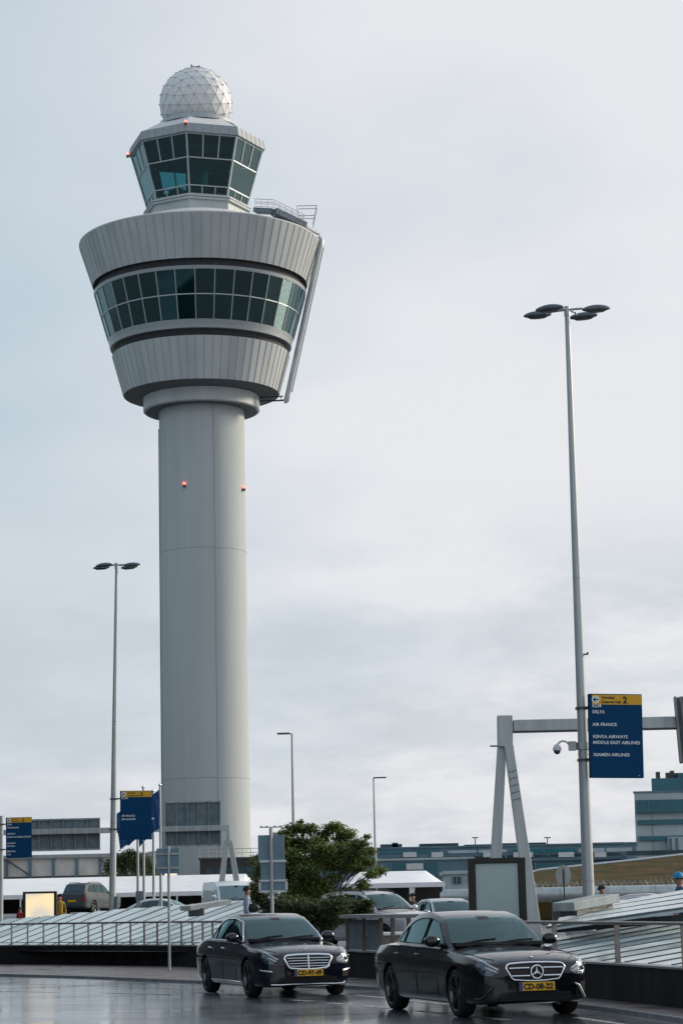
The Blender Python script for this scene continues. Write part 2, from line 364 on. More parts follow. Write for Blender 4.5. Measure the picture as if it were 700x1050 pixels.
# ------------------------------------------------------------------ world and sun
SUN_EL, SUN_AZ = 22, 67         # azimuth measured from the view direction towards the right
w = bpy.data.worlds.new('World'); SC.world = w; w.use_nodes = True; nt = w.node_tree
bg = nt.nodes['Background']
sky = nt.nodes.new('ShaderNodeTexSky'); sky.sky_type = 'NISHITA'; sky.sun_disc = False
sky.sun_elevation = R(SUN_EL); sky.sun_rotation = R(SUN_AZ); sky.air_density = 1.2; sky.dust_density = 2.0
sm = nt.nodes.new('ShaderNodeVectorMath'); sm.operation = 'SCALE'; sm.inputs['Scale'].default_value = .9
nt.links.new(sky.outputs[0], sm.inputs[0])
tc = nt.nodes.new('ShaderNodeTexCoord'); sep = nt.nodes.new('ShaderNodeSeparateXYZ'); nt.links.new(tc.outputs['Generated'], sep.inputs[0])
def wmath(op, a, b=None, clamp=False):
    n = nt.nodes.new('ShaderNodeMath'); n.operation = op; n.use_clamp = clamp
    for i, x in enumerate((a, b)):
        if x is None: continue
        if isinstance(x, (int, float)): n.inputs[i].default_value = x
        else: nt.links.new(x, n.inputs[i])
    return n.outputs[0]
zc = wmath('MAXIMUM', sep.outputs[2], 0.)
den = wmath('ADD', zc, .26)
cx = wmath('DIVIDE', sep.outputs[0], den); cy = wmath('DIVIDE', sep.outputs[1], den)
cmb = nt.nodes.new('ShaderNodeCombineXYZ'); nt.links.new(cx, cmb.inputs[0]); nt.links.new(cy, cmb.inputs[1])
def wnoise(scale, detail, off, rough=.55, sc=(1, 1, 1)):
    mp = nt.nodes.new('ShaderNodeMapping'); mp.inputs['Location'].default_value = off; mp.inputs['Scale'].default_value = sc
    nt.links.new(cmb.outputs[0], mp.inputs[0])
    n = nt.nodes.new('ShaderNodeTexNoise'); n.inputs['Scale'].default_value = scale; n.inputs['Detail'].default_value = detail
    n.inputs['Roughness'].default_value = rough; nt.links.new(mp.outputs[0], n.inputs['Vector']); return n.outputs['Fac']
nA = wnoise(1.5, 5, (3.1, .4, 0), .5); nB = wnoise(4.2, 7, (7.7, 2.2, 0), .6, (1, .9, 1))
# whitish broad veil, towards the right and mid height
ramp = nt.nodes.new('ShaderNodeValToRGB'); e = ramp.color_ramp.elements
e[0].position = .30; e[0].color = (*lin((196, 211, 222)), 1); e[1].position = .70; e[1].color = (*lin((236, 237, 241)), 1)
k = e.new(.5); k.color = (*lin((213, 221, 230)), 1)
xr = wmath('MULTIPLY', sep.outputs[0], 1.25)
veil = wmath('ADD', wmath('ADD', nA, xr), 0.03)
# mid-height brightening (a lighter belt) minus the low cloud bank
belt = nt.nodes.new('ShaderNodeMapRange'); belt.inputs[1].default_value = .30; belt.inputs[2].default_value = .20; belt.inputs[3].default_value = 0; belt.inputs[4].default_value = .10
nt.links.new(sep.outputs[2], belt.inputs[0])
veil = wmath('ADD', veil, belt.outputs[0])
nt.links.new(veil, ramp.inputs[0])
# darker lumpy bank low over the horizon
bank = nt.nodes.new('ShaderNodeMapRange'); bank.interpolation_type = 'SMOOTHSTEP'
bank.inputs[1].default_value = .185; bank.inputs[2].default_value = .12; nt.links.new(sep.outputs[2], bank.inputs[0])
bl = nt.nodes.new('ShaderNodeMapRange'); bl.interpolation_type = 'SMOOTHSTEP'; bl.inputs[1].default_value = .0; bl.inputs[2].default_value = .045
nt.links.new(sep.outputs[2], bl.inputs[0])
lump = nt.nodes.new('ShaderNodeMapRange'); lump.inputs[1].default_value = .42; lump.inputs[2].default_value = .60; nt.links.new(nB, lump.inputs[0])
fac = wmath('MULTIPLY', wmath('MULTIPLY', bank.outputs[0], lump.outputs[0]), .62, True)
mixb = nt.nodes.new('ShaderNodeMix'); mixb.data_type = 'RGBA'; nt.links.new(fac, mixb.inputs['Factor'])
nt.links.new(ramp.outputs[0], mixb.inputs['A']); mixb.inputs['B'].default_value = (*lin((197, 207, 216)), 1)
mixs = nt.nodes.new('ShaderNodeMix'); mixs.data_type = 'RGBA'; mixs.inputs['Factor'].default_value = .93
nt.links.new(sm.outputs[0], mixs.inputs['A']); 
# the cloud deck in front of the sky, in the sky texture's own units (1 / 0.1)
up = nt.nodes.new('ShaderNodeVectorMath'); up.operation = 'SCALE'; up.inputs['Scale'].default_value = 10.0
hi = nt.nodes.new('ShaderNodeMapRange'); hi.interpolation_type = 'SMOOTHSTEP'; hi.inputs[1].default_value = .40; hi.inputs[2].default_value = .75
nt.links.new(sep.outputs[2], hi.inputs[0])
mixh = nt.nodes.new('ShaderNodeMix'); mixh.data_type = 'RGBA'; nt.links.new(hi.outputs[0], mixh.inputs['Factor'])
nt.links.new(mixb.outputs['Result'], mixh.inputs['A']); mixh.inputs['B'].default_value = (.50, .60, .72, 1)
nt.links.new(mixh.outputs['Result'], up.inputs[0]); nt.links.new(up.outputs[0], mixs.inputs['B'])
nt.links.new(mixs.outputs['Result'], bg.inputs[0]); bg.inputs[1].default_value = .1
sd = bpy.data.lights.new('sun', 'SUN'); sd.energy = 3.7; sd.angle = R(10); sd.color = (1, .87, .70)
so = bpy.data.objects.new('sun', sd); COL.objects.link(so)
sdir = Vector((math.sin(R(SUN_AZ)) * math.cos(R(SUN_EL)), math.cos(R(SUN_AZ)) * math.cos(R(SUN_EL)), math.sin(R(SUN_EL))))
so.rotation_euler = sdir.to_track_quat('Z', 'Y').to_euler(); so.location = (40, 20, 60)
SC.view_settings.view_transform = 'Standard'; SC.view_settings.look = 'None'; SC.view_settings.exposure = 0; SC.view_settings.gamma = 1

# ------------------------------------------------------------------ the wall line and the ground
WALL = [(9.2, 12), (7.0, 22), (4.77, 32), (3.83, 36.4), (2.25, 42.5), (.15, 49.3), (-2.1, 56), (-4.47, 61.8), (-7.2, 65.8), (-10.3, 69), (-16, 73.5), (-28, 80), (-46, 86)]
WL = [Vector((p[0], p[1], 0)) for p in catmull(WALL, 10)]
_s = [0.]
for a, b in zip(WL, WL[1:]): _s.append(_s[-1] + (b - a).length)
def wall_at(s):
    s = max(0, min(_s[-1] - 1e-4, s))
    i = max(0, int(np.searchsorted(_s, s, side='right')) - 1); i = min(i, len(WL) - 2)
    t = (s - _s[i]) / (_s[i + 1] - _s[i]); p = WL[i].lerp(WL[i + 1], t); d = (WL[i + 1] - WL[i]).normalized()
    return p, d, Vector((d.y, -d.x, 0))         # point, direction away, normal to the far side (right)
def s_of_px(px):
    best = min(range(0, 2000), key=lambda k: abs(350 + 2350 * wall_at(_s[-1] * k / 2000)[0].x / wall_at(_s[-1] * k / 2000)[0].y - px))
    return _s[-1] * best / 2000
def back(p, m, z):          # a point m metres behind the wall face
    return Vector((p[0].x + p[2].x * m, p[0].y + p[2].y * m, z))
def sstep(t): t = max(0, min(1, t)); return t * t * (3 - 2 * t)
def gz(x, y):
    return .25 + .2 * sstep(-x / 2) + .95 * sstep((-6.5 - x) / 7) * sstep((y - 96) / 14)

b = MB(); b.add([(-6000, -300, -.03), (6000, -300, -.03), (6000, 9000, -.03), (-6000, 9000, -.03)], [(0, 1, 2, 3)])
tag(b.build('ground', M['ground']), kind='structure')
# road: everything in front of the kerb
KERB = [ground(700, 1049), ground(594, 1034), ground(480, 1024), ground(380, 1015), ground(290, 1012), ground(197, 1008), ground(100, 1004), ground(0, 1001), ground(-120, 998)]
KERB = [Vector((5.9, 20, 0)), Vector((5.2, 24.5, 0))] + KERB
KB = [Vector(tuple(p)) for p in catmull([tuple(k) for k in KERB], 8)]
b = MB(); rows = []
for p in KB: rows.append([Vector((-60, p.y, 0)), Vector((-30, p.y, 0)), Vector((p.x - 12, p.y, 0)), Vector((p.x, p.y, 0))])
rows = [[Vector((x, -25, 0)) for x in (-60, -30, -5, 9)]] + [[Vector((x, 10, 0)) for x in (-60, -30, -5, 6.8)]] + rows
b.grid(rows); road = tag(b.build('road', M['road']), kind='structure')
b = MB(); rows = []; krows = []
N = 120
def kerb_at(t):
    L = [0.]
    for a_, b_ in zip(KB, KB[1:]): L.append(L[-1] + (b_ - a_).length)
    s = t * L[-1]; i = min(len(KB) - 2, max(0, int(np.searchsorted(L, s, side='right')) - 1)); u = (s - L[i]) / (L[i + 1] - L[i])
    return KB[i].lerp(KB[i + 1], u)
s0, s1 = 8.0, s_of_px(-110)
for i in range(N + 1):
    k = kerb_at(i / N); wpt = wall_at(s0 + (s1 - s0) * i / N)[0]
    d = (wpt - k).normalized()
    rows.append([k + d * .12 + Vector((0, 0, .058)), wpt + Vector((.02, .02, .06))])
    krows.append([k + Vector((0, 0, -.02)), k + Vector((0, 0, .055)), k + d * .01 + Vector((0, 0, .064)), k + d * .12 + Vector((0, 0, .064))])
b.grid(rows); tag(b.build('pavement', M['pavement']), kind='structure')
b = MB(); b.grid(krows); tag(b.build('kerb', M['coping']), kind='structure')
# ground behind the wall
b = MB(); rows = []
ys = [8, 12, 20, 30, 40, 50, 60, 70, 80, 90, 95, 98, 101, 104, 107, 110, 114, 120, 140, 180, 240, 320, 600]
xs_rel = [0, .5, 1.5, 3, 6, 12, 25, 60, 200]
wx = lambda y: np.interp(y, [v.y for v in WL], [v.x for v in WL])
lx = [-80, -50, -35, -25, -20, -17, -15, -13, -11.5, -10, -8.5, -7, -5, -2.5, -1, 0, 2, 4, 8, 14, 25, 60, 200]
for y in ys:
    x0 = wx(min(y, 86)) + .45 if y < 86 else -80
    rows.append([Vector((max(x, x0 - (0 if y < 86 else 0)), y, gz(max(x, x0), y))) for x in lx])
b.grid(rows); tag(b.build('plaza_ground', M['ground'], smooth=True), kind='structure')

# wall
b = MB(); rows = []; cop = []
for i in range(241):
    q = wall_at(_s[-1] * i / 240)
    rows.append([back(q, 0, -.03), back(q, 0, .59), back(q, .28, .59), back(q, .28, -.03)])
    cop.append([back(q, -.02, .592), back(q, -.02, .622), back(q, .30, .622), back(q, .30, .592), back(q, -.02, .592)])
b.grid(rows, 0); b.grid(cop, 1)
tag(b.build('parapet_wall', [M['blackwall'], M['coping']], origin=back(wall_at(40), 0, 0)), 'long low black parapet wall curving along the wet road behind both dark cars', 'wall')

# road markings
def decal(name, poly, z, m):
    bb = MB(); bb.add([Vector((p.x, p.y, z)) for p in poly], [tuple(range(len(poly)))]); return tag(bb.build(name, m), kind='structure')
b = MB()
def stripe(px0, py0, px1, py1, wd):
    a = ground(px0, py0); c = ground(px1, py1); d = (c - a).normalized(); n_ = Vector((-d.y, d.x, 0)) * wd / 2
    b.add([v + Vector((0, 0, .004)) for v in (a - n_, c - n_, c + n_, a + n_)], [(0, 1, 2, 3)])
for seg in [(262, 1022.5, 283, 1023.5), (298, 1025.5, 322, 1027), (336, 1028.5, 362, 1030.5), (374, 1031.5, 400, 1034), (232, 1019.8, 250, 1021), (203, 1017.6, 220, 1018.8), (428, 1036.5, 456, 1039.5), (484, 1042.5, 520, 1046)]:
    stripe(*seg, .16)
stripe(-60, 1007, 150, 1012, .14); stripe(150, 1012, 230, 1015.5, .14); stripe(-60, 1015, 60, 1017.5, .22); stripe(110, 1018.2, 180, 1020, .22)
stripe(365, 1008.5+12, 460, 1030, .12); stripe(590, 1043.5, 690, 1058, .12)
tag(b.build('road_marking', M['flash']), kind='structure')

# ------------------------------------------------------------------ guard rails on the wall
def guard_rail(pxa, pxb, spacing, label, bottom=True, pw=.05):
    sa, sb = sorted((s_of_px(pxa), s_of_px(pxb)))
    q = wall_at((sa + sb) / 2); t = empty('guard_rail', back(q, .14, .62), label, 'railing')
    n = int((sb - sa) / .5); pts = [back(wall_at(sa + (sb - sa) * i / n), .14, 1.225) for i in range(n + 1)]
    MB().tube(pts, .028, 8).build('top_rail', M['rail'], t, smooth=60)
    if bottom:
        MB().tube([p - Vector((0, 0, .54)) for p in pts], .016, 6).build('bottom_rail', M['alum'], t, smooth=60)
    k = int((sb - sa) / spacing)
    for i in range(k + 1):
        q = wall_at(sa + .1 + i * (sb - sa - .2) / k); p = back(q, .14, .615)
        bb = MB(); bb.bar(p, p + Vector((0, 0, .60)), pw, .02, up=q[1]); bb.box(p + Vector((0, 0, .008)), (.12, .12, .014), math.atan2(q[1].y, q[1].x))
        bb.build('post', M['rail'], t)
    return t
guard_rail(-60, 262, .72, 'steel guard railing with closely spaced posts on the black wall left of both cars')
guard_rail(436, 760, 2.62, 'steel handrail on flat posts on the black wall, right of the foremost car', False, .085)

# glass balustrade with a slab top between the two cars
sa, sb = sorted((s_of_px(338), s_of_px(437)))
t = empty('stair_enclosure', back(wall_at((sa + sb) / 2), .3, .25), 'grey glazed stair enclosure with a flat metal top, between the two dark cars', 'enclosure')
rows = []
for i in range(17):
    q = wall_at(sa + (sb - sa) * i / 16); rows.append([back(q, .02, 1.30), back(q, .02, 1.375), back(q, .62, 1.375), back(q, .62, 1.30), back(q, .02, 1.30)])
b = MB(); b.grid(rows); b.build('top_slab', M['alum'], t)
for i, f in enumerate((.02, .20, .38, .5, .66, .82, .98)):
    q = wall_at(sb - (sb - sa) * f); b = MB(); b.bar(back(q, .16, .615), back(q, .16, 1.30), .07, .07, up=q[1]); b.build('post', M['rail'], t)
for f0, f1 in ((.03, .19), (.21, .37)):
    q0 = wall_at(sb - (sb - sa) * f0); q1 = wall_at(sb - (sb - sa) * f1); b = MB()
    b.bar(back(q0, .2, .95), back(q1, .2, .95), .02, .62); b.build('panel', M['signback'], t)
q = at(392, 950, 54)
t = empty('cabinet', (q.x, q.y, gz(q.x, q.y)), 'low white box cabinet with brown front, behind the glazed stair enclosure', 'cabinet')
MB().box((q.x, q.y, .62), (.85, .5, .5)).build('body', mat('cabinet_brown', (.22, .19, .17), .6), t, bevel=.02)
MB().box((q.x, q.y, .90), (.95, .6, .07)).build('top', M['tent'], t, bevel=.01)

# ------------------------------------------------------------------ skylights
def skylight(pxa, pxb, pitch, climb, length, label, z0=.60, wide=.74, gap=M['skydark'], off=.42, taper=None, tilt=.004, barh=.026):
    sa, sb = sorted((s_of_px(pxa), s_of_px(pxb)))
    q = wall_at((sa + sb) / 2); t = empty('skylight', back(q, off, .3), label, 'skylight')
    ss = [(s_of_px(p_), l_) for p_, l_ in taper] if taper else None
    if ss: ss.sort()
    def LN(s_): return length if not ss else float(np.interp(s_, [a_[0] for a_ in ss], [a_[1] for a_ in ss]))
    n = max(2, int((sb - sa) / .5)); rows = []; L0 = length
    for i in range(n + 1):
        length = LN(sa + (sb - sa) * i / n)
        q = wall_at(sa + (sb - sa) * i / n); rows.append([back(q, off, z0 - .06 - .0), back(q, off + length, z0 - .06 + climb * length), back(q, off + length, z0 - .3), back(q, off, z0 - .3)])
    b = MB(); b.grid(rows); b.add(rows[0], [(0, 1, 2, 3)]); b.add(rows[-1], [(3, 2, 1, 0)]); b.build('frame', gap, t)
    k = int((sb - sa) / pitch)
    for i in range(min(k, 96)):
        length = LN(sa + i * pitch)
        a = wall_at(sa + i * pitch); c = wall_at(sa + (i + wide) * pitch); a2 = wall_at(sa + i * pitch + .05)
        up_ = Vector((0, 0, .0)); tl = Vector((0, 0, tilt)); rise = Vector((0, 0, climb * length))
        A = back(a, off, z0) + up_; B = back(c, off, z0) + up_ + tl; C_ = back(c, off + length, z0) + up_ + tl + rise; D = back(a, off + length, z0) + up_ + rise
        b = MB(); b.prism([A, B, C_, D], (0, 0, 0), (0, 0, .008)); b.build('glass_panel', M['skyglass'] if (i * 7 + i // 3) % 5 else M['skyglass2'], t)
        e0, e1 = a, a2
        b = MB(); b.prism([back(e0, off, z0 - .05), back(e1, off, z0 - .05), back(e1, off + length, z0 - .05) + rise, back(e0, off + length, z0 - .05) + rise], (0, 0, 0), (0, 0, .05 + barh)); b.build('glazing_bar', M['bar'], t)
    return t
skylight(-90, 262, .66, .27, 4.3, 'long glazed skylight roof of sloping pale strips behind the left railing', wide=.93, barh=.020, taper=[(-90, 2.6), (-30, 3.1), (20, 3.6), (70, 4.0), (128, 4.3), (165, 2.7), (205, 1.4), (262, .9)])
skylight(436, 900, 1.05, .135, 7.5, 'wide glazed skylight roof of sloping white strips behind the right handrail', z0=.60, wide=.95)
# second, higher pane bank at the far right
def glass_bank(name, pts, th, m, label, cat='skylight'):
    b = MB(); b.prism(pts, (0, 0, 0), (0, 0, th)); return tag(b.build(name, m, origin=pts[0]), label, cat)
A = at(575, 947, 43); B = at(720, 925, 41)
t = empty('roof_light', at(640, 950, 42), 'raised white glazed roof light in three broad sloping panes, rightmost behind the handrail', 'skylight')
for i in range(4):
    p0 = at(560 + i * 10, 951 - i * 5.2, 44 + i * 1.3); p1 = at(742, 931 - i * 5.0 - 6, 40.5 + i * 1.3); p2 = at(742, 931 - i * 5.0 - 10.7, 41.6 + i * 1.3); p3 = at(563 + i * 10, 951 - i * 5.2 - 4.9, 45.1 + i * 1.3)
    b = MB(); b.prism([p0, p1, p2, p3], (0, 0, 0), (0, 0, -.07)); b.build('glass_panel', M['skyglass'], t)
    b = MB(); b.tube([p0 + Vector((0, 0, .0)), p1], .022, 6); b.build('glazing_bar', M['bar'], t)
b = MB(); b.bar(at(566, 953, 45), at(744, 938, 40.6), .05, .14); b.build('kerb_wall', M['darksteel'], t)
# boxed cap on the right skylight
p = [at(569, 932.5, 45.5), at(581, 936.0, 44.3), at(629.5, 927, 46.0), at(627, 921, 47.6), at(612, 918.5, 48.3)]
t = empty('roof_hood', at(595, 936, 46), 'pale grey box shaped hood lying on the right skylight below the tall lamp post', 'roof hood')
a0 = at(577, 930, 45.5); a1 = at(624, 921, 46.5)
b = MB(); b.bar(a0, a1, .55, .17); b.build('cover', mat('hood_grey', (.33, .375, .38), .6, spec=.2), t, bevel=.015)
b = MB(); b.bar(a0 + Vector((.1, .0, -.13)), a1 + Vector((-.1, 0, -.13)), .4, .09); b.build('base', M['darksteel'], t)
a0 = at(190, 931.5, 63); a1 = at(232, 925, 63.5)
t = empty('roof_hood', at(190, 938, 63), 'cream box shaped hood on the left skylight in front of the white van', 'roof hood')
b = MB(); b.bar(a0, a1, .8, .13); b.build('cover', mat('cream_metal', (.50, .50, .46), .5), t, bevel=.012)
b = MB(); b.bar(a0 + Vector((.1, .0, -.13)), a0 + Vector((.5, 0, -.10)), .5, .2); b.build('base', M['darksteel'], t)

# ------------------------------------------------------------------ control tower
TY = 263.0
base = at(212, 870, TY); TX = base.x
def tz(py, px=205): return at(px, py, TY).z
def dep(z): return TY * math.cos(PITCH) + (z - EYE) * math.sin(PITCH)
def tr(rpx, z): return rpx / FPX * dep(z)
tower = empty('control_tower', (TX, TY, gz(TX, TY)), 'tall grey airport control tower with a flared window drum and white radar dome', 'control tower')
C0 = (TX, TY, 0)
zs = dict(rim=tz(253.5), g1a=tz(294.5), g1b=tz(301.5), wb=tz(355), g2a=tz(358.5), g2b=tz(365.5), bot=tz(406), col=tz(423))
SR = tr(43.6, 60)
g0 = gz(TX, TY) - .3
shaft = MB().lathe([(SR, g0), (SR, zs['col'] + .3)], 96, C0).build('shaft', M['shaft'], tower, smooth=30)
# formwork joints and the service strip on the shaft
b = MB()
for z in [tz(y) for y in (568, 800)]: b.lathe([(SR + .004, z), (SR + .03, z + .02), (SR + .004, z + .06)], 96, C0)
for a in (19, -72, 100, 160): 
    a = R(a); ca = Vector((TX + (SR + .01) * math.sin(a), TY - (SR + .01) * math.cos(a), 0)); b.bar(ca + Vector((0, 0, g0)), ca + Vector((0, 0, zs['col'])), .07, .05, up=Vector((math.sin(a), -math.cos(a), 0)))
b.build('joint', M['joint'], shaft)
b = MB()
a = R(-84)
ca = Vector((TX + (SR + .04) * math.sin(a), TY - (SR + .04) * math.cos(a), 0)); b.bar(ca + Vector((0, 0, g0 + 2)), ca + Vector((0, 0, zs['col'] - 2)), .25, .10, up=Vector((math.sin(a), -math.cos(a), 0)))
b.build('service_duct', M['signback'], shaft)
r_col = tr(59.5, zs['col']); r_bot = tr(79.5, zs['bot'])
MB().lathe([(SR - .05, zs['col'] + .02), (r_col - .15, zs['col']), (r_col, zs['col'] + .12), (r_col, zs['bot'] - .35)], 96, C0).build('collar', M['cladding'], tower, smooth=30)
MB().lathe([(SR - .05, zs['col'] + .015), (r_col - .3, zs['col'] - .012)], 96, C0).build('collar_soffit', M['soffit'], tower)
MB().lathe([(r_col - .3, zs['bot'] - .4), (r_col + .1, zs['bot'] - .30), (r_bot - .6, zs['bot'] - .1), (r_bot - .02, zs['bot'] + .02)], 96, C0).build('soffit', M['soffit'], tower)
def fascia(ra, za, rb, zb, n, parts=1):
    fm = MB().lathe([(ra, za), (rb, zb)], n, C0); fr_ = random.Random(n); fm.m = [1 if fr_.random() < .35 else 0 for _ in fm.m]; f = fm.build('fascia', [M['cladding'], M['cladding2']], tower)
    s = MB()
    for k in range(n):
        a = 2 * math.pi * k / n; u = Vector((math.sin(a), -math.cos(a), 0))
        s.bar(Vector(C0) + u * (ra + .015) + Vector((0, 0, za + .02)), Vector(C0) + u * (rb + .015) + Vector((0, 0, zb - .02)), .035, .05, up=u)
    s.build('joint', M['joint'], f); return f
r_rim = tr(122.8, zs['rim']); r_g1 = tr(109.5, zs['g1a']); r_g1b = tr(108.3, zs['g1b']); r_wb = tr(93, zs['wb']); r_g2 = tr(92, zs['g2a']); r_g2b = tr(90.5, zs['g2b'])
fascia(r_g1, zs['g1a'], r_rim, zs['rim'], 80); fascia(r_bot, zs['bot'], r_g2b, zs['g2b'], 64)
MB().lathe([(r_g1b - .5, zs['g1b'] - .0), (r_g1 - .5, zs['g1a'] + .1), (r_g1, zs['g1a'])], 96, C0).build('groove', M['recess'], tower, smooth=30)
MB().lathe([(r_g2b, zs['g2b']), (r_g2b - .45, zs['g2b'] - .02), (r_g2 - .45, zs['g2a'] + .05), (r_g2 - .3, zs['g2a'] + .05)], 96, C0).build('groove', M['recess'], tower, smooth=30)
# window drum
fr = .38
def cone_r(z): return r_g2 + (r_g1b - r_g2) * (z - zs['g2a']) / (zs['g1b'] - zs['g2a'])
zt_, zb_ = zs['g1b'], zs['g2a']; zh = zb_ + .95; zg = zt_ - .38; zm = (zh + zg) / 2
drum = MB().lathe([(cone_r(zg) - .5, zg + .02), (cone_r(zg) + .03, zg), (cone_r(zt_) + .05, zt_), (cone_r(zt_) - .6, zt_ + .01)], 96, C0)
drum.lathe([(cone_r(zb_) - .5, zb_), (cone_r(zb_) + .06, zb_), (cone_r(zb_ + .4) + .06, zb_ + .4), (cone_r(zb_ + .42) - .02, zb_ + .42), (cone_r(zh) + .03, zh), (cone_r(zh) - .3, zh + .02)], 96, C0)
drum = drum.build('window_drum', M['mullion'], tower, smooth=30)
NW = 34
for k in range(NW):
    a0 = 2 * math.pi * (k + .07) / NW; a1 = 2 * math.pi * (k + 1.07) / NW
    def pt(a, z, o=0): r = cone_r(z) + o; return Vector((TX + r * math.sin(a), TY - r * math.cos(a), z))
    g = MB(); g.add([pt(a0, zh, -.02), pt(a1, zh, -.02), pt(a1, zg, -.02), pt(a0, zg, -.02)], [(0, 1, 2, 3)])
    wn = g.build('window', M['towerglass'], tower)
    m_ = MB(); u = Vector((math.sin(a0), -math.cos(a0), 0)); m_.bar(pt(a0, zh, .02), pt(a0, zg, .02), .10, .12, up=u)
    m_.bar(pt(a0, zm, .01), pt(a1, zm, .01), .10, .12)
    m_.build('frame', M['mullion'], wn)
b = MB().lathe([(cone_r(zg) - .6, zg + .1), (2, zg + .1)], 48, C0)
b.lathe([(cone_r(zh) - .4, zh - .1), (2, zh - .1)], 48, C0); b.lathe([(6.2, zh - .1), (6.2, zg + .1)], 40, C0)
for k in range(9):
    a = 2 * math.pi * k / 9 + .3; b.box((TX + 8.6 * math.sin(a), TY - 8.6 * math.cos(a), (zh + zg) / 2), (2.6, .3, zg - zh), a)
b.build('inner_floor', M['interior'], tower)
# drum roof rising to the cab
zc0 = tz(229); zc1 = tz(214.5)
CX = TX - tr(2.2, zc0)                     # the cab sits a little left of the shaft axis
CC = (CX, TY, 0)
MB().lathe([(r_rim, zs['rim']), (r_rim + .02, zs['rim'] + .12), (r_rim - .25, zs['rim'] + .22), (tr(60, zc0), zc0 - .2), (tr(50, zc0), zc0)], 96, C0).build('drum_roof', M['roofwhite'], tower, smooth=30)
# cab
PH = R(-5)
def oct_(r, z, ph=PH): return [Vector((CX + r * math.sin(ph + k * math.pi / 4), TY - r * math.cos(ph + k * math.pi / 4), z)) for k in range(8)]
def ring(mb, A, B_, mi=0):
    for k in range(8): mb.add([A[k], A[(k + 1) % 8], B_[(k + 1) % 8], B_[k]], [(0, 1, 2, 3)], mi)
Rwb = tr(50.5, zc1); zf0 = tz(157); zf1 = tz(148); Rf = tr(70.5, zf0); Rft = tr(68.5, zf1); Rwt = tr(67.5, zf0)
b = MB(); ring(b, oct_(Rwb + .25, zc0 - .3), oct_(Rwb + .2, zc1 - .55)); ring(b, oct_(Rwb + .55, zc1 - .55), oct_(Rwb + .6, zc1 - .05)); ring(b, oct_(Rwb + .2, zc1 - .55), oct_(Rwb + .55, zc1 - .55)); ring(b, oct_(Rwb + .6, zc1 - .05), oct_(Rwb - .1, zc1))
cb = b.build('cab_base', M['cladding'], tower)
b = MB(); ring(b, oct_(Rwb + .56, zc1 - .35), oct_(Rwb + .63, zc1 - .28)); b.build('joint', M['recess'], cb)
b = MB(); ring(b, oct_(Rf, zf0 - .02), oct_(Rft, zf1)); ring(b, oct_(Rwt - .3, zf0 + .02), oct_(Rf, zf0 - .02))
cf = b.build('cab_fascia', mat('fascia_grey', (.30, .34, .36), .6, var=.05), tower)
b = MB()
A, B_ = oct_(Rf + .02, zf0), oct_(Rft + .02, zf1)
for k in range(8):
    for j in range(6):
        t_ = j / 6; p0 = A[k].lerp(A[(k + 1) % 8], t_); p1 = B_[k].lerp(B_[(k + 1) % 8], t_); b.bar(p0, p1, .04, .03, up=(p0 - Vector((CX, TY, p0.z))))
b.build('joint', M['joint'], cf)
zd = tz(130); Rd = tr(36.5, zd)
b = MB(); ring(b, oct_(Rft, zf1), oct_(Rft - .5, zf1 + .25)); ring(b, oct_(Rft - .5, zf1 + .25), oct_(Rd + .8, zd - .45)); b.build('cab_roof', M['roofwhite'], tower)
WB, WT = oct_(Rwb, zc1), oct_(Rwt, zf0)
rows_f = (0, .155, .60, 1.0)     # sill row, big row, top row
for k in range(8):
    k2 = (k + 1) % 8; cn = Vector((CX, TY, 0))
    g = MB(); g.add([WB[k], WB[k2], WT[k2], WT[k]], [(0, 1, 2, 3)]); wn = g.build('cab_window', M['cabglass'], tower)
    f = MB(); up_ = ((WB[k] + WB[k2] + WT[k] + WT[k2]) / 4 - Vector((CX, TY, (zc1 + zf0) / 2))).normalized()
    L = lambda u, v: WB[k].lerp(WB[k2], u).lerp(WT[k].lerp(WT[k2], u), v) + up_ * .03
    f.bar(L(0, 0), L(0, 1), .18, .18, up=up_)
    for v in rows_f: f.bar(L(.0, max(.015, min(.985, v))), L(1., max(.015, min(.985, v))),   .12 if v not in (0, 1) else .18, .12, up=up_)
    for u in (1 / 3, 2 / 3):
        f.bar(L(u, 0), L(u, rows_f[1]), .12, .1, up=up_); f.bar(L(u, rows_f[2]), L(u, 1), .14, .1, up=up_)
    f.build('frame', M['mullion'], wn)
b = MB(); ring(b, oct_(Rwt - .3, zf0 - .1), oct_(.5, zf0 - .1)); ring(b, oct_(Rwb - .2, zc1 + .35), oct_(.3, zc1 + .35)); ring(b, oct_(Rwb - .4, zc1), oct_(Rwb - .3, zc1 + .7)); b.lathe([(1.3, zc1), (1.3, zf0)], 12, CC)
for k in range(7):
    a = k * .9 + .2; b.box((CX + 3.6 * math.sin(a), TY - 3.6 * math.cos(a), zc1 + 1.1), (1.6, .8, 1.0), a)
b.build('cab_interior', M['interior'], tower)
# rails on top
b = MB()
for z in (zf1 + .9,):
    pts = oct_(Rd + 1.6, z); b.tube(pts, .03, 5, closed=True)
for p_ in oct_(Rd + 1.6, zf1 + .3): b.tube([p_, p_ + Vector((0, 0, .65))], .03, 5)
b.build('roof_rail', M['steel'], tower)
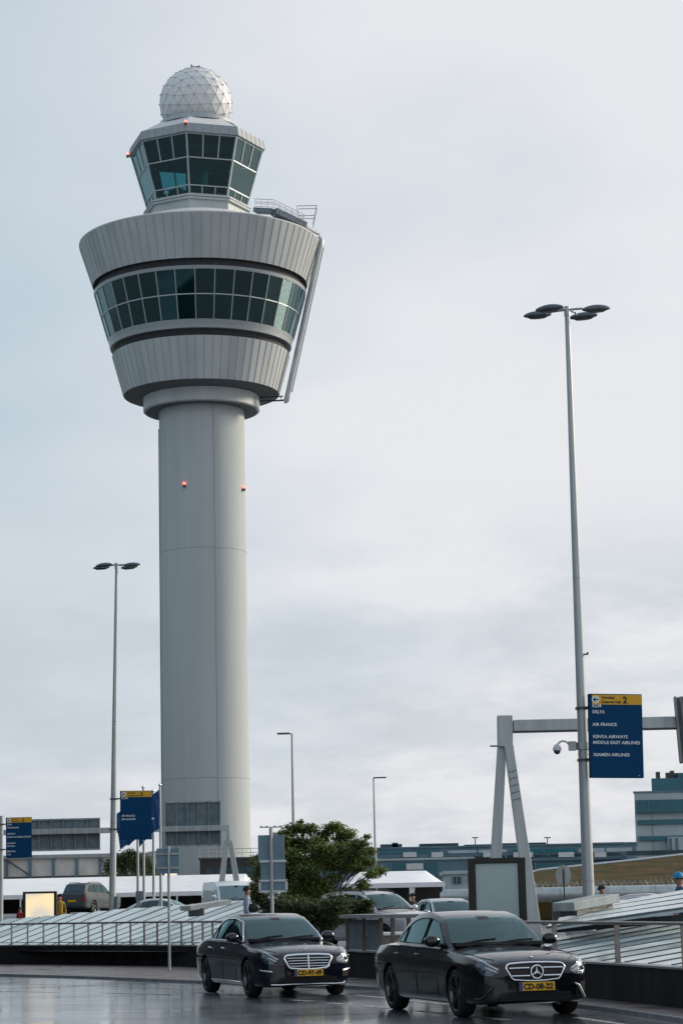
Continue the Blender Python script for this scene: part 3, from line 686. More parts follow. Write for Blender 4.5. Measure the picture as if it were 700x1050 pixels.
# dome
MB().lathe([(Rd + .8, zd - .5), (Rd + .3, zd - .3), (Rd + .15, zd + .25), (Rd * .96, zd + .3)], 40, CC).build('dome_ring', M['mullion'], tower, smooth=30)
RS = tr(37.3, tz(105)); zS = tz(106.5); 
import bmesh
bm = bmesh.new(); bmesh.ops.create_icosphere(bm, subdivisions=3, radius=RS)
bmesh.ops.rotate(bm, verts=bm.verts, cent=(0, 0, 0), matrix=Matrix.Rotation(.35, 3, 'X') @ Matrix.Rotation(.5, 3, 'Z'))
rnd = random.Random(4)
vs = [v.co + Vector((CX, TY, zS)) for v in bm.verts]
keep = [f for f in bm.faces if f.calc_center_median().z > -(zS - zd) - .6]
b = MB(); b.v = vs; b.f = [tuple(v.index for v in f.verts) for f in keep]; b.m = [0] * len(b.f)
dome = b.build('radar_dome', M['dome'], tower)
b = MB()
for e_ in bm.edges:
    p, q = e_.verts[0].co, e_.verts[1].co
    if min(p.z, q.z) > -(zS - zd) - .3:
        o_ = Vector((CX, TY, zS)); b.tube([p * 1.001 + o_, q * 1.001 + o_], .024, 4)
for v_ in bm.verts:
    if v_.co.z > -(zS - zd): b.ball(v_.co * 1.004 + Vector((CX, TY, zS)), .10, 6, 4)
b.build('seam', M['seam'], dome); bm.free()
zt = zS + RS
b = MB(); b.tube([(CX, TY, zt - .1), (CX, TY, zt + .35)], .12, 8); b.box((CX, TY, zt + .35), (1.1, .12, .08)); b.tube([(CX - .5, TY, zt + .3), (CX - .5, TY, zt + .6)], .09, 6); b.tube([(CX + .45, TY, zt + .3), (CX + .45, TY, zt + .5)], .06, 6)
b.build('beacon', M['darksteel'], tower)
# red obstruction lamps
def red_lamp(p):
    m_ = MB(); m_.ball(p, .14, 10, 6); o = m_.build('obstruction_lamp', M['redlamp'], tower, smooth=60)
    h = MB(); h.box(p - Vector((0, -.0, .3)), (.28, .28, .3)); h.build('lamp_bracket', M['darksteel'], o)
def shaft_pt(px, py, r_, z): 
    x = at(px, py, TY).x; dx = max(-r_, min(r_, x - TX)); return Vector((TX + dx * 1.01, TY - math.sqrt(max(0, r_ * r_ - dx * dx)) - .12, z))
red_lamp(shaft_pt(192, 499, SR, tz(503))); red_lamp(shaft_pt(250.5, 502, SR + .1, tz(503)))
red_lamp(oct_(Rf + .12, zf1 + .1)[0] + Vector((0, 0, -.1))); red_lamp(oct_(Rf + .12, zf0 + .35)[6])
# cleaning rail down the right flank, with its roof gantry
a = R(86); u = Vector((math.sin(a), -math.cos(a), 0))
P1 = Vector((TX, TY, zs['rim'] + .1)) + u * (r_rim + .25); P2 = Vector((TX, TY, zs['bot'] - .9)) + u * (r_bot + .9)
b = MB(); b.tube([P1 + Vector((-.4, 0, .5)), P1 + Vector((.0, 0, .1)), P1.lerp(P2, .03), P2.lerp(P1, .03), P2, P2 + Vector((-.3, 0, -.15))], .33, 10)
b.tube([P1.lerp(P2, .04) + Vector((.42, 0, 0)), P2.lerp(P1, .05) + Vector((.42, 0, 0))], .07, 6)
cr = b.build('cleaning_rail', M['pole'], tower, smooth=50)
b = MB(); b.tube([P2, Vector((TX + r_col - .1, TY, P2.z + .1))], .10, 6); b.tube([P2 + Vector((-.4, 0, .5)), Vector((TX + r_col - .1, TY, P2.z + .5))], .08, 6)
for t_ in (.2, .55, .85): p_ = P2.lerp(Vector((TX + r_col, TY, P2.z)), t_); b.tube([p_, p_ + Vector((0, 0, .45))], .05, 5)
b.build('bracket', M['darksteel'], cr)
G = [at(262, 216, TY - 6), at(281, 217, TY - 7), at(312, 232, TY - 5), at(327, 240, TY - 2)]
b = MB(); b.bar(G[0], G[1], 1.2, .5); b.bar(G[1], G[2], 1.2, .7); b.bar(G[2], G[3], .3, .25); b.bar(G[1] - Vector((0, 0, 2.2)), G[1], .3, .3); b.bar(G[2] - Vector((0, 0, 1.8)), G[2], .3, .3)
gn = b.build('roof_gantry', M['signback'], tower)
b = MB()
for off in (-.55, .55):
    o_ = Vector((0, off, 0)); pr = None
    for i in range(9):
        p_ = (G[0].lerp(G[1], i / 3) if i < 3 else G[1].lerp(G[2], (i - 3) / 5)) + o_
        b.tube([p_, p_ + Vector((0, 0, 1.25))], .035, 4)
        if pr: b.tube([pr + Vector((0, 0, 1.25)), p_ + Vector((0, 0, 1.25))], .035, 4); b.tube([pr + Vector((0, 0, .7)), p_ + Vector((0, 0, .7))], .028, 4)
        pr = p_
q0 = G[2]; c = [q0 + Vector((x, y, 0)) for x, y in ((-.5, -.6), (1., -.6), (1., .6), (-.5, .6))]
for p_ in c: b.tube([p_, p_ + Vector((.5 if p_.x > q0.x else -.3, 0, 2.3))], .045, 4)
for hh in (1.1, 2.3):
    cc = [p_ + Vector((.5 * hh / 2.3 if p_.x > q0.x else -.3 * hh / 2.3, 0, hh)) for p_ in c]; b.tube(cc, .045, 4, closed=True)
b.build('gantry_rail', M['steel'], gn)

# ------------------------------------------------------------------ tower foot buildings
q = at(234, 897, 246)
t = empty('podium_building', (q.x, 246, gz(q.x, 246)), 'low dark flat roofed building at the foot of the control tower', 'building')
x0, x1 = at(205, 890, 246).x, at(266, 890, 246).x; z1 = at(235, 881, 246).z
MB().box(((x0 + x1) / 2, 249, z1 / 2), (x1 - x0, 6, z1)).build('wall', mat('dark_facade', (.028, .03, .035), .5, var=.2, scale=.5), t)
MB().box(((x0 + x1) / 2, 249, z1 + .1), (x1 - x0 + .3, 6.3, .2)).build('roof', M['darksteel'], t)
b = MB()
for i in range(8): x = x0 + (x1 - x0) * i / 7; b.tube([(x, 246.2, z1 + .2), (x, 246.2, z1 + 1.1)], .03, 4)
b.tube([(x0, 246.2, z1 + 1.1), (x1, 246.2, z1 + 1.1)], .03, 4); b.tube([(x0, 246.2, z1 + .65), (x1, 246.2, z1 + .65)], .025, 4); b.build('roof_rail', M['steel'], t)
b = MB()
for i in range(5): x = x0 + 1 + (x1 - x0 - 2) * i / 4; b.box((x, 245.98, z1 - 1.6), (.9, .05, 1.5))
b.build('window', M['darkteal'], t)

q = at(60, 900, 215)
t = empty('panelled_building', (q.x, 215, gz(q.x, 215)), 'long low beige panelled building framed by grey posts behind the white marquee', 'building')
xa, xb = at(-60, 890, 215).x, at(168, 890, 215).x; zt0 = at(50, 878, 215).z; zl = at(50, 899, 215).z
MB().box(((xa + xb) / 2, 220, zt0 / 2), (xb - xa, 8, zt0 - .1)).build('wall', M['beige'], t)
b = MB(); b.box(((xa + xb) / 2, 215.8, zt0), (xb - xa + .4, .5, .32)); b.build('cornice', M['steel'], t)
b = MB(); b.box(((xa + xb) / 2, 215.75, zl), (xb - xa, .2, .14)); b.build('rail', M['darksteel'], t)
px = -42
while px < 165:
    x = at(px, 890, 215).x; b = MB(); b.bar((x, 215.7, zl - 2.5), (x, 215.7, zt0 - .17), .26, .2, up=Vector((0, 1, 0))); b.build('post', M['bluegrey'], t); px += 24
for pa in (6, 102): b = MB(); b.bar(at(pa, 881, 215.6), at(pa + 24, 897, 215.6), .12, .12); b.build('brace', M['darksteel'], t)
q = at(150, 880, 228); x0, x1 = at(128, 880, 228).x, at(176, 880, 228).x; z0_, z1 = at(150, 884, 228).z, at(150, 873, 228).z
t = empty('canopy_building', (q.x, 230, gz(q.x, 230)), 'blue grey curved canopy roof just left of the tower foot, behind the flagpoles', 'building')
rows = []
for i in range(13):
    u_ = i / 12; rows.append([Vector((x0 + (x1 - x0) * u_, y, z0_ + (z1 - z0_) * math.sin(min(1, u_ * 1.3) * math.pi / 2))) for y in (226, 236)])
b = MB(); b.grid(rows); b.grid([[p - Vector((0, 0, .5)) for p in r_] for r_ in rows]); b.grid([[r_[0], r_[0] - Vector((0, 0, .5))] for r_ in rows]); b.build('roof', M['bluegrey'], t, smooth=True)
MB().box(((x0 + x1) / 2, 231, z0_ / 2 - .2), (x1 - x0, 8, z0_)).build('wall', M['beige'], t)

# ------------------------------------------------------------------ marquees
def marquee(xa, xb, Y, depth, eave, ridge, pitch, label, hip=True, skirt=.35):
    g_ = gz((xa + xb) / 2, Y); t = empty('marquee', ((xa + xb) / 2, Y, g_), label, 'marquee', )
    b = MB(); rows = []; n = max(4, int((xb - xa) / 1.2))
    for i in range(n + 1):
        x = xa + (xb - xa) * i / n; ins = 0
        z_r = ridge
        sag = .06 * math.sin(i * math.pi)  # taut cloth
        rows.append([Vector((x, Y, eave)), Vector((x, Y + depth * .25, eave + (z_r - eave) * .52 - .03)), Vector((x, Y + depth / 2, z_r)), Vector((x, Y + depth, eave))])
    if hip: rows[0] = [Vector((xa, Y, eave)), Vector((xa, Y + depth * .25, eave)), Vector((xa, Y + depth * .5, eave)), Vector((xa, Y + depth, eave))]; rows[-1] = [Vector((xb, r_.y, eave)) for r_ in rows[-1]]
    if hip:
        k = max(1, int(1.8 / ((xb - xa) / n)))
        for j in range(1, k):
            for e_ in (j, n - j):
                for q_ in rows[e_]: q_.z = eave + (q_.z - eave) * j / k
    b.grid(rows); b.build('roof', M['tent'], t, smooth=25)
    b = MB(); b.box(((xa + xb) / 2, Y - .02, eave - skirt / 2), (xb - xa, .03, skirt)); b.build('valance', M['tent'], t)
    b = MB(); b.box(((xa + xb) / 2, Y + depth * .6, (eave + g_) / 2), (xb - xa - .1, .1, eave - g_)); b.build('back_wall', M['tentdark'], t)
    n = int((xb - xa) / pitch)
    for i in range(n + 1):
        x = xa + .1 + (xb - xa - .2) * i / n; b = MB(); b.box((x, Y + .05, (eave + g_) / 2), (.12, .12, eave - g_))
        if i % 2 == 0: b.prism([(x, Y + .1, eave - .2), (x + .42, Y + .1, eave - .2), (x + .12, Y + .1, g_ + 1.3), (x, Y + .1, g_ + 1.2)], (0, 0, 0), (0, .08, 0))
        b.build('leg', M['tent'], t)
    return t
Ym = 190
marquee(at(-60, 915, Ym).x, at(263, 915, Ym).x, Ym, 16, at(120, 915.5, Ym).z, at(120, 897.5, Ym).z, 3.1, 'long white marquee roof running across the left behind the van and flagpoles')
Ym = 172
marquee(at(350, 905, Ym).x, at(456, 905, Ym).x, Ym, 8, at(420, 905, Ym).z, at(420, 893.0, Ym + 4).z, 2.5, 'smaller white hipped marquee right of the green tree')

# ------------------------------------------------------------------ far terminals on the right
def facade_building(name, label, pxa, pxb, pyt, Y, depth, wall, rows_, roofm=M['bluegrey'], rail=False):
    q = at((pxa + pxb) / 2, pyt, Y); t = empty(name, (q.x, Y, 0), label, 'building')
    xa, xb = at(pxa, pyt, Y).x, at(pxb, pyt, Y).x
    MB().box(((xa + xb) / 2, Y + depth / 2, q.z / 2), (xb - xa, depth, q.z)).build('wall', wall, t)
    MB().box(((xa + xb) / 2, Y + depth / 2, q.z + .15), (xb - xa + .5, depth + .5, .3)).build('roof', roofm, t)
    for (a_, c_, y0_, y1_, m_) in rows_:
        X0, X1 = at(a_, pyt, Y).x, at(c_, pyt, Y).x; Z1, Z0 = at((a_ + c_) / 2, y0_, Y).z, at((a_ + c_) / 2, y1_, Y).z
        wn = MB().box(((X0 + X1) / 2, Y - .06, (Z0 + Z1) / 2), (X1 - X0, .16, Z1 - Z0)).build('window', m_, t)
        b = MB(); n = max(2, int((X1 - X0) / (Y * .018)))
        for i in range(n + 1): x = X0 + (X1 - X0) * i / n; b.box((x, Y - .18, (Z0 + Z1) / 2), (Y * .0007, .1, Z1 - Z0))
        b.build('mullion', M['bluegrey'], wn)
    return t
t = facade_building('terminal_building', 'long distant blue grey terminal low on the horizon, running right of the tree', 318, 662, 868.5, 430, 40, M['bluegrey'],
    [(388, 452, 871.5, 875, M['tealglass']), (458, 520, 871.5, 874.5, M['paleconc']), (524, 590, 870.5, 874, M['tealglass']), (592, 648, 869.5, 873.5, M['paleconc']), (388, 648, 877, 879.5, M['darkteal'])])
for (a_, c_, top) in ((390, 412, 866), (430, 470, 865.2), (476, 505, 866.2), (512, 560, 864.6), (598, 640, 864.2), (402, 408, 864.5)):
    b = MB(); X0, X1 = at(a_, top, 440).x, at(c_, top, 440).x; z1 = at((a_ + c_) / 2, top, 440).z; b.box(((X0 + X1) / 2, 445, z1 - 1), (X1 - X0, 8, 2.2)); b.build('roof_plant', M['darkteal'], t)
for px in (487, 561): b = MB(); p_ = at(px, 866, 440); b.tube([p_ - Vector((0, 0, 1)), p_ + Vector((0, 0, 1.3))], .10, 5); b.box(p_ + Vector((0, 0, 1.3)), (1.2, .2, .2)); b.build('mast', M['darksteel'], t)
b = MB()
for (px, wd) in ((420, 14), (536, 20), (580, 16), (500, 10), (448, 12), (615, 12)):
    p_ = at(px, 876.3, 429.5); b.box(p_, (wd * .18, .5, .9))
b.build('sunblind', M['roofwhite'], t)
t = facade_building('airport_hall', 'low hall with a teal glass front and pale roof edge behind the right marquee', 330, 484, 882.5, 300, 30, M['bluegrey'],
    [(400, 449, 884.5, 899, M['tealglass'])], M['paleconc'])
p_ = at(425, 888.5, 299.5); MB().box(p_, (2.2, .15, .8)).build('sign_panel', M['roofwhite'], t)
facade_building('airport_hall', 'low dark teal hall seen between the legs of the right sign gantry and lamp post', 484, 640, 882.5, 312, 30, M['darkteal'],
    [(548, 598, 884, 893, M['tealglass']), (486, 540, 884, 896, M['tealglass'])], M['bluegrey'])
t = facade_building('storage_shed', 'small pale shed below the far halls, left of the blank display', 458, 506, 896, 205, 10, M['paleconc'], [(464, 472, 899, 906, M['darkteal']), (480, 500, 900, 904, M['bluegrey'])], M['paleconc'])

# right building, five storeys
BY = 300
q = at(680, 880, BY); t = empty('office_building', (q.x, BY, 0), 'pale office block with dark teal window ribbons at the right edge', 'building')
def zz(py, px=675): return at(px, py, BY).z
xl = at(651, 850, BY).x; xr = at(790, 850, BY).x; D = 30
def slab(b, xa, ya, z0, z1, dd=D):
    k_ = (ya + dd) / ya; b.prism([(xa, ya, z0), (xr, ya, z0), (xr * k_ + 2, ya + dd, z0), (xa * k_ + 1.5, ya + dd, z0)], (0, 0, 0), (0, 0, z1 - z0))
b = MB(); slab(b, xl, BY, 0, zz(833.5)); b.build('wall', M['paleconc'], t)
b = MB(); xl2 = at(649.5, 820, BY).x; slab(b, xl2, BY - .4, zz(833.5), zz(813)); b.build('upper_wall', M['paleconc'], t)
b = MB(); slab(b, xl2 - .15, BY - .5, zz(813) + .002, zz(813) + .24); b.build('roof', M['bluegrey'], t)
xl3 = at(668.5, 800, BY).x; b = MB(); slab(b, xl3, BY + 1.2, zz(813) + .25, zz(797.5), 22); 
xl4 = at(697, 795, BY).x; slab(b, xl4, BY + 2.2, zz(797.5) + .002, zz(792), 18); pent = b.build('penthouse', M['tealglass'], t)
for px, h_ in ((674, 1.0), (684, .8), (688.5, 1.3), (693, .7)): b = MB(); p_ = at(px, 797, BY + 4); b.box(p_ + Vector((0, 0, .2)), (.5, .8, h_)); b.build('roof_plant', M['darksteel'], t)
for (y0_, y1_, xx) in ((820.3, 833, xl2 - .05), (840.5, 845.2, at(652, 843, BY).x), (857.2, 861.6, at(653, 860, BY).x)):
    wn = MB().box(((xx + xr) / 2, BY - (.55 if y0_ < 830 else .1) , (zz(y0_) + zz(y1_)) / 2), (xr - xx - .2, .5, zz(y0_) - zz(y1_))).build('window_ribbon', M['tealglass'], t)
    b = MB(); x = xx
    while x < xr - 1: b.box((x + .2, BY - (.84 if y0_ < 830 else .39), (zz(y0_) + zz(y1_)) / 2), (.12, .08, zz(y0_) - zz(y1_))); x += 1.6
    b.build('mullion', M['bluegrey'], wn)
b = MB(); x = xl + 2.2
while x < xr - 1: b.box((x, BY - .02, zz(833.5) / 2), (.06, .05, zz(833.5))); x += 4.4
b.build('joint', M['bluegrey'], t)
b = MB(); p_ = at(694, 866, BY - 1); b.box((p_.x + 2, BY - 1, (zz(858.8) + zz(873)) / 2), (6.5, 1.6, zz(858.8) - zz(873))); ax = b.build('annex', M['paleconc'], t)
b = MB()
for dx in (-1.0, -.2): b.box((p_.x + dx, BY - 1.85, (zz(860) + zz(873)) / 2), (.35, .08, zz(860) - zz(873)))
b.build('door_slit', M['bluegrey'], ax)
b = MB(); b.box(((at(640, 876, BY - 8).x + xr) / 2, BY - 7, (zz(874) + zz(877.5)) / 2), (xr - at(640, 876, BY - 8).x, 6, .55)); b.build('canopy', M['darkteal'], t)
b = MB(); b.tube([at(641, 864.2, BY - 2), at(653, 864.2, BY - 2)], .06, 4); b.tube([at(641, 866, BY - 2), at(653, 866, BY - 2)], .06, 4)
for px in (641, 645, 649, 653): b.tube([at(px, 864, BY - 2), at(px, 869, BY - 2)], .05, 4)
b.build('balcony_rail', M['bluegrey'], t)

# grass bank
rows = []; rb = random.Random(3)
for i in range(61):
    px = 540 + i * 4.2; top = np.interp(px, [540, 552, 655, 700, 800], [897, 893, 882.2, 877, 868]); row = []
    for j in range(9):
        v = j / 8; Y = 128 + 44 * v; py = 909.5 + (top - 909.5) * (v ** .9); p_ = at(px, py, Y)
        if 0 < j < 8: p_.z += rb.uniform(-.03, .03)
        row.append(p_)
    row = [Vector((row[0].x, row[0].y - .1, .2))] + row
    rows.append(row)
b = MB(); b.grid(rows); tag(b.build('grass_bank', M['grass'], smooth=True), kind='structure')
b = MB(); b.tube([Vector((r_[-1].x, r_[-1].y, r_[-1].z + .05)) for r_ in rows], .12, 5)
tag(b.build('edge_coping', M['roofwhite'], origin=rows[10][-1]), 'thin pale coping line along the top of the rusty grass bank', 'coping')
# dry tufts

# silver pipe with a wire coil on top
PY = 118
c0, c1 = at(456, 917.5, PY), at(790, 913.5, PY)
c1.z = c0.z = 1.6 + .25
t = empty('pipe', ((c0.x + c1.x) / 2, PY, gz(5, PY)), 'fat silver pipe lying across the scene below the grass bank', 'pipe')
b = MB(); b.tube([c0 + Vector((-.25, 0, 0)), c0, c1], [.2, .37, .37], 24); b.build('casing', M['alum'], t, smooth=50)
b = MB(); x = c0.x + 1
while x < c1.x: b.tube([(x, PY, c0.z), (x + .06, PY, c0.z)], .385, 24); x += 2.4
b.build('band', M['steel'], t)
b = MB(); x = c0.x + .8
while x < c1.x: b.box((x, PY, (gz(x, PY) + c0.z) / 2 - .1), (.35, .5, c0.z - gz(x, PY) - .2)); x += 4.8
b.build('support', M['darksteel'], t)
pts = []; x = c0.x + 4.2; i = 0
while x < c1.x: pts.append(Vector((x, PY + 3.5 + .16 * math.cos(i * .8), c0.z + .52 + .16 * math.sin(i * .8)))); x += .035; i += 1
b = MB(); b.tube(pts, .012, 4)
x = c0.x + 4.2; 
t2 = empty('wire_fence', (c0.x + 10, PY + 3.5, gz(5, PY)), 'coiled wire fence running behind and above the silver pipe', 'fence')
b.build('wire_coil', M['steel'], t2)
b = MB()
while x < c1.x: b.tube([(x, PY + 3.5, gz(x, PY)), (x, PY + 3.5, c0.z + .7)], .03, 5); x += 1.5
b.build('post', M['darksteel'], t2)
b = MB()
for zz_ in (.35, .52): b.tube([(c0.x + 4.2, PY + 3.5, c0.z + zz_), (c1.x, PY + 3.5, c0.z + zz_)], .014, 4)
b.build('strand', M['steel'], t2)

# ------------------------------------------------------------------ lamp posts
def head_mesh(L=.62, W=.28, Hh=.16):
    b = MB(); rows = []
    for i in range(15):
        u_ = i / 14; x = -L / 2 + L * u_; k = math.sin(math.pi * min(1, max(0, .03 + .94 * u_))) ** .55
        row = []
        for j in range(17):
            a = 2 * math.pi * j / 16; up_ = math.sin(a); row.append(Vector((x, W / 2 * k * math.cos(a), (Hh * .62 if up_ > 0 else Hh * .38) * k * up_ )))
        rows.append(row)
    b.grid(rows); return b
def quad_lamp(pxb, pyb, pxt, pyt, Y, label, heads, r0=.135, r1=.055, group=None, nbr=()):
    foot = at(pxb, pyb, Y); top = at(pxt, pyt, Y); g_ = gz(foot.x, Y); dr = (top - foot); f0 = foot - dr * ((foot.z - g_) / dr.z)
    t = empty('street_lamp', f0, label, 'street lamp', group)
    b = MB(); b.tube([f0, f0 + (top - f0) * .02, f0.lerp(top, .55), top], [r0 * 1.02, r0, (r0 + r1) / 2, r1], 16); pole = b.build('pole', M['pole'], t, smooth=50)
    b = MB()
    for f_ in (.12, .31, .58): b = MB(); c_ = f0.lerp(top, f_); b.tube([c_, c_ + Vector((0, 0, .035))], (r0 + (r1 - r0) * f_) * 1.06, 16); b.build('collar', M['steel'], pole)
    b = MB(); b.box(f0.lerp(top, .075) + Vector((.0, -r0 * .9, 0)), (.12, .05, .55)); b.build('access_door', M['steel'], pole)
    b = MB(); b.tube([top - Vector((0, 0, .05)), top + Vector((0, 0, .17))], r1 * 1.25, 12); hub = b.build('hub', M['pole'], t, smooth=50)
    for (dx, dy, dz, yaw) in heads:
        c_ = top + Vector((dx, dy, .1 + dz)); d = Vector((dx, dy, 0)).normalized()
        b = MB(); b.tube([top + Vector((0, 0, .10)), top + Vector((0, 0, .10)) + (c_ - top - Vector((0, 0, .1))) * .5 + Vector((0, 0, .02)), c_ - d * .22], .026, 8); arm = b.build('arm', M['pole'], t, smooth=60)
        T = Matrix.Translation(c_) @ Matrix.Rotation(yaw, 4, 'Z') @ Matrix.Rotation(R(-4) if dx > 0 else R(4), 4, 'Y')
        hm = head_mesh(); hm.v = [T @ v for v in hm.v]; hd = hm.build('lamp_head', M['lamphead'], t, smooth=60)
        lm = MB(); lm.lathe([(0, -.062), (.11, -.066), (.13, -.045)], 16); lm.v = [T @ Vector((v.x * 1.7, v.y * .85, v.z)) for v in lm.v]; lm.build('lens', M['lens'], hd, smooth=60)
    return t, f0, top
rl, f0, top = quad_lamp(603, 918, 581, 322, 50, 'tallest lamp post with four oval heads and the blue airline sign, at the right',
    [(-.42, -.30, -.05, 2.95), (-.64, .30, -.04, 3.25), (.62, -.30, -.08, .12), (.40, .30, -.09, -.12)])
ll, lf0, ltop = quad_lamp(115.5, 925, 119.7, 582, 85, 'slimmer lamp post with four oval heads left of the control tower',
    [(-.44, -.30, -.05, 2.95), (-.60, .30, -.05, 3.25), (.60, -.30, -.06, .12), (.44, .30, -.06, -.12)])
b = MB(); p_ = lf0.lerp(ltop, .075) + Vector((.17, -.05, .0)); b.box(p_, (.10, .22, 1.15)); b.build('control_box', M['signback'], ll)
# simple far lamps
def far_lamp(pxt, pyt, Y, side, label):
    top = at(pxt, pyt, Y); g_ = gz(top.x, Y); t = empty('street_lamp', (top.x, Y, g_), label, 'street lamp')
    MB().tube([(top.x, Y, g_), (top.x, Y, top.z)], [.16, .07], 12).build('pole', M['pole'], t, smooth=50)
    b = MB(); b.tube([(top.x, Y, top.z - .05), (top.x + side * .3, Y, top.z)], .05, 6); b.build('arm', M['pole'], t)
    b = MB(); b.box((top.x + side * .62, Y, top.z + .0), (.95 * Y / 170, .35, .13)); b.build('lamp_head', M['lamphead'], t, bevel=.03)
far_lamp(299.2, 752, 170, -1, 'thin distant lamp post with one arm pointing left, above the tree')
far_lamp(382.8, 797.5, 225, 1, 'thin distant lamp post with one short arm pointing right, beside the tree')

# ------------------------------------------------------------------ blue airline signs
def blue_sign(pole_pt, corners, Y, lines, label, thick=.10, hdr=('Vertrekhal', 'Departure hall', '2'), yaw=None):
    TL, TR, BR, BL = [at(px, py, Y_) for (px, py, Y_) in corners]
    wv = ((TR - TL) + (BR - BL)) / 2; hv = ((TL - BL) + (TR - BR)) / 2; W, H = wv.length, hv.length
    x = wv.normalized(); n_ = x.cross(hv).normalized() * -1    # outward? fix to face viewer
    if n_.y > 0: n_ = -n_
    z = n_.cross(x) * 1.0
    if z.z < 0: z = -z
    c = (TL + TR + BR + BL) / 4
    T = Matrix(((x.x, z.x, n_.x, c.x), (x.y, z.y, n_.y, c.y), (x.z, z.z, n_.z, c.z), (0, 0, 0, 1)))
    t = empty('airline_sign', c - Vector((0, 0, H / 2)), label, 'sign')
    def bx(mb, cx_, cy_, cz_, w_, h_, d_): mb.box((0, 0, 0), (w_, h_, d_), mtx=T @ Matrix.Translation((cx_, cy_, cz_)))
    b = MB(); bx(b, 0, 0, -thick / 2, W, H, thick); b.build('panel', M['blue'], t, bevel=.008)
    hh = H * .118
    b = MB(); bx(b, .02 * W, H / 2 - hh / 2 - .02, .004, W * .94, hh, .006); hd = b.build('header', M['yellow'], t)
    b = MB(); xo = -W * .47
    T2 = lambda x_, y_: T @ Matrix.Translation((x_, y_, .010))
    add_text(b, hdr[0], hh * .40, T2(-W * .27, H / 2 - hh * .42 - .02), .85, fit=W * .24); add_text(b, hdr[1], hh * .40, T2(-W * .27, H / 2 - hh * .86 - .02), .85, fit=W * .36)
    add_text(b, hdr[2], hh * .92, T2(W * .13, H / 2 - hh * .84 - .02), 1.0, .02)
    b.build('lettering', M['textblack'], hd)
    b = MB(); cx_, cy_ = -W * .385, H / 2 - hh / 2 - .02; cr_ = hh * .40
    ring_ = [T2(cx_ + cr_ * math.cos(a), cy_ + cr_ * math.sin(a)) @ Vector((0, 0, 0)) for a in [k * math.pi / 14 for k in range(28)]]; b.add(ring_, [tuple(range(28))]); b.build('arrow_disc', M['textwhite'], hd)
    b = MB(); T3 = lambda x_, y_: T @ Vector((cx_ + x_ * cr_, cy_ + y_ * cr_, .0135))
    b.add([T3(-.75, 0), T3(-.05, .65), T3(.2, .65), T3(-.25, .15), T3(.72, .15), T3(.72, -.15), T3(-.25, -.15), T3(.2, -.65), T3(-.05, -.65)], [(0, 1, 2, 3), (0, 3, 4, 5, 6), (0, 6, 7, 8)]); b.build('arrow', M['blue'], hd)
    for (txt, yy, x_, fit) in lines:
        b = MB(); add_text(b, txt, H * .052, T2(-W * .47 + x_ * W + .02, H / 2 - yy * H), .8, .008, fit=fit * W)
        b.build('lettering', M['textwhite'], t)
    b = MB(); add_text(b, '4', H * .02, T2(W * .40, -H * .48)); b.build('corner_mark', M['textwhite'], t)
    for yy in (.34, -.28):
        a = T @ Vector((-W / 2, yy * H, -thick / 2)); pp = Vector((pole_pt(a.z).x, pole_pt(a.z).y, a.z)); bb = MB(); bb.bar(pp, a + (a - pp) * .02, .05, .05); bb.box(pp, (.26, .26, .05)); bb.build('bracket', M['darksteel'], t)
    return t
def on_pole(f, tp): return lambda z: f + (tp - f) * ((z - f.z) / (tp.z - f.z))
blue_sign(on_pole(f0, top), [(603, 711, 49.7), (656.3, 712, 49.9), (661, 797.5, 49.9), (606.2, 797.5, 49.7)], 49.8,
    [('KLM', .163, 0, .17), ('DELTA', .235, 0, .235), ('AIR FRANCE', .385, 0, .46), ('KENYA AIRWAYS', .53, .0, .66), ('MIDDLE EAST AIRLINES', .60, .0, .89), ('XIAMEN AIRLINES', .745, .0, .69)],
    'large blue sign listing six airlines under a yellow band, on the tall right lamp post', thick=.16)
blue_sign(on_pole(lf0, ltop), [(124, 811, 84.8), (156.5, 810.5, 84.9), (155.5, 860.8, 84.9), (122.5, 861, 84.8)], 84.8,
    [('KLM', .17, 0, .19), ('AIR FRANCE', .53, 0, .42), ('AIR EUROPA', .60, 0, .45)], 'blue sign with yellow band on the left lamp post by the control tower')
pf = at(1.0, 930, 101); pt_ = at(1.5, 838, 101); g_ = gz(pf.x, 101)
t = empty('sign_post', (pf.x, 101, g_), 'plain grey post at the left edge carrying the leftmost blue sign', 'post')
MB().tube([(pf.x, 101, g_), (pf.x, 101, pt_.z)], .11, 12).build('pole', M['pole'], t, smooth=50)
MB().tube([(pf.x, 101, pt_.z), (pf.x, 101, pt_.z + .06)], .12, 12).build('cap', M['steel'], t, smooth=50)
blue_sign(lambda z: Vector((pf.x, 101, z)), [(7.5, 838.5, 100.8), (34.3, 837.6, 100.9), (31.5, 879.5, 100.9), (5.2, 880, 100.8)], 100.8,
    [('KLM', .19, 0, .17), ('TRANSAVIA', .27, 0, .46), ('AEROFLOT', .42, 0, .32), ('CHINA SOUTHERN AIRLINES', .50, 0, .92), ('AIR MALTA', .65, .0, .33), ('ALITALIA', .72, 0, .30), ('BELAVIA', .89 - .04, 0, .32), ('TAP', .93, 0, .15)],
    'leftmost blue airline sign crowded with small text, at the left edge')

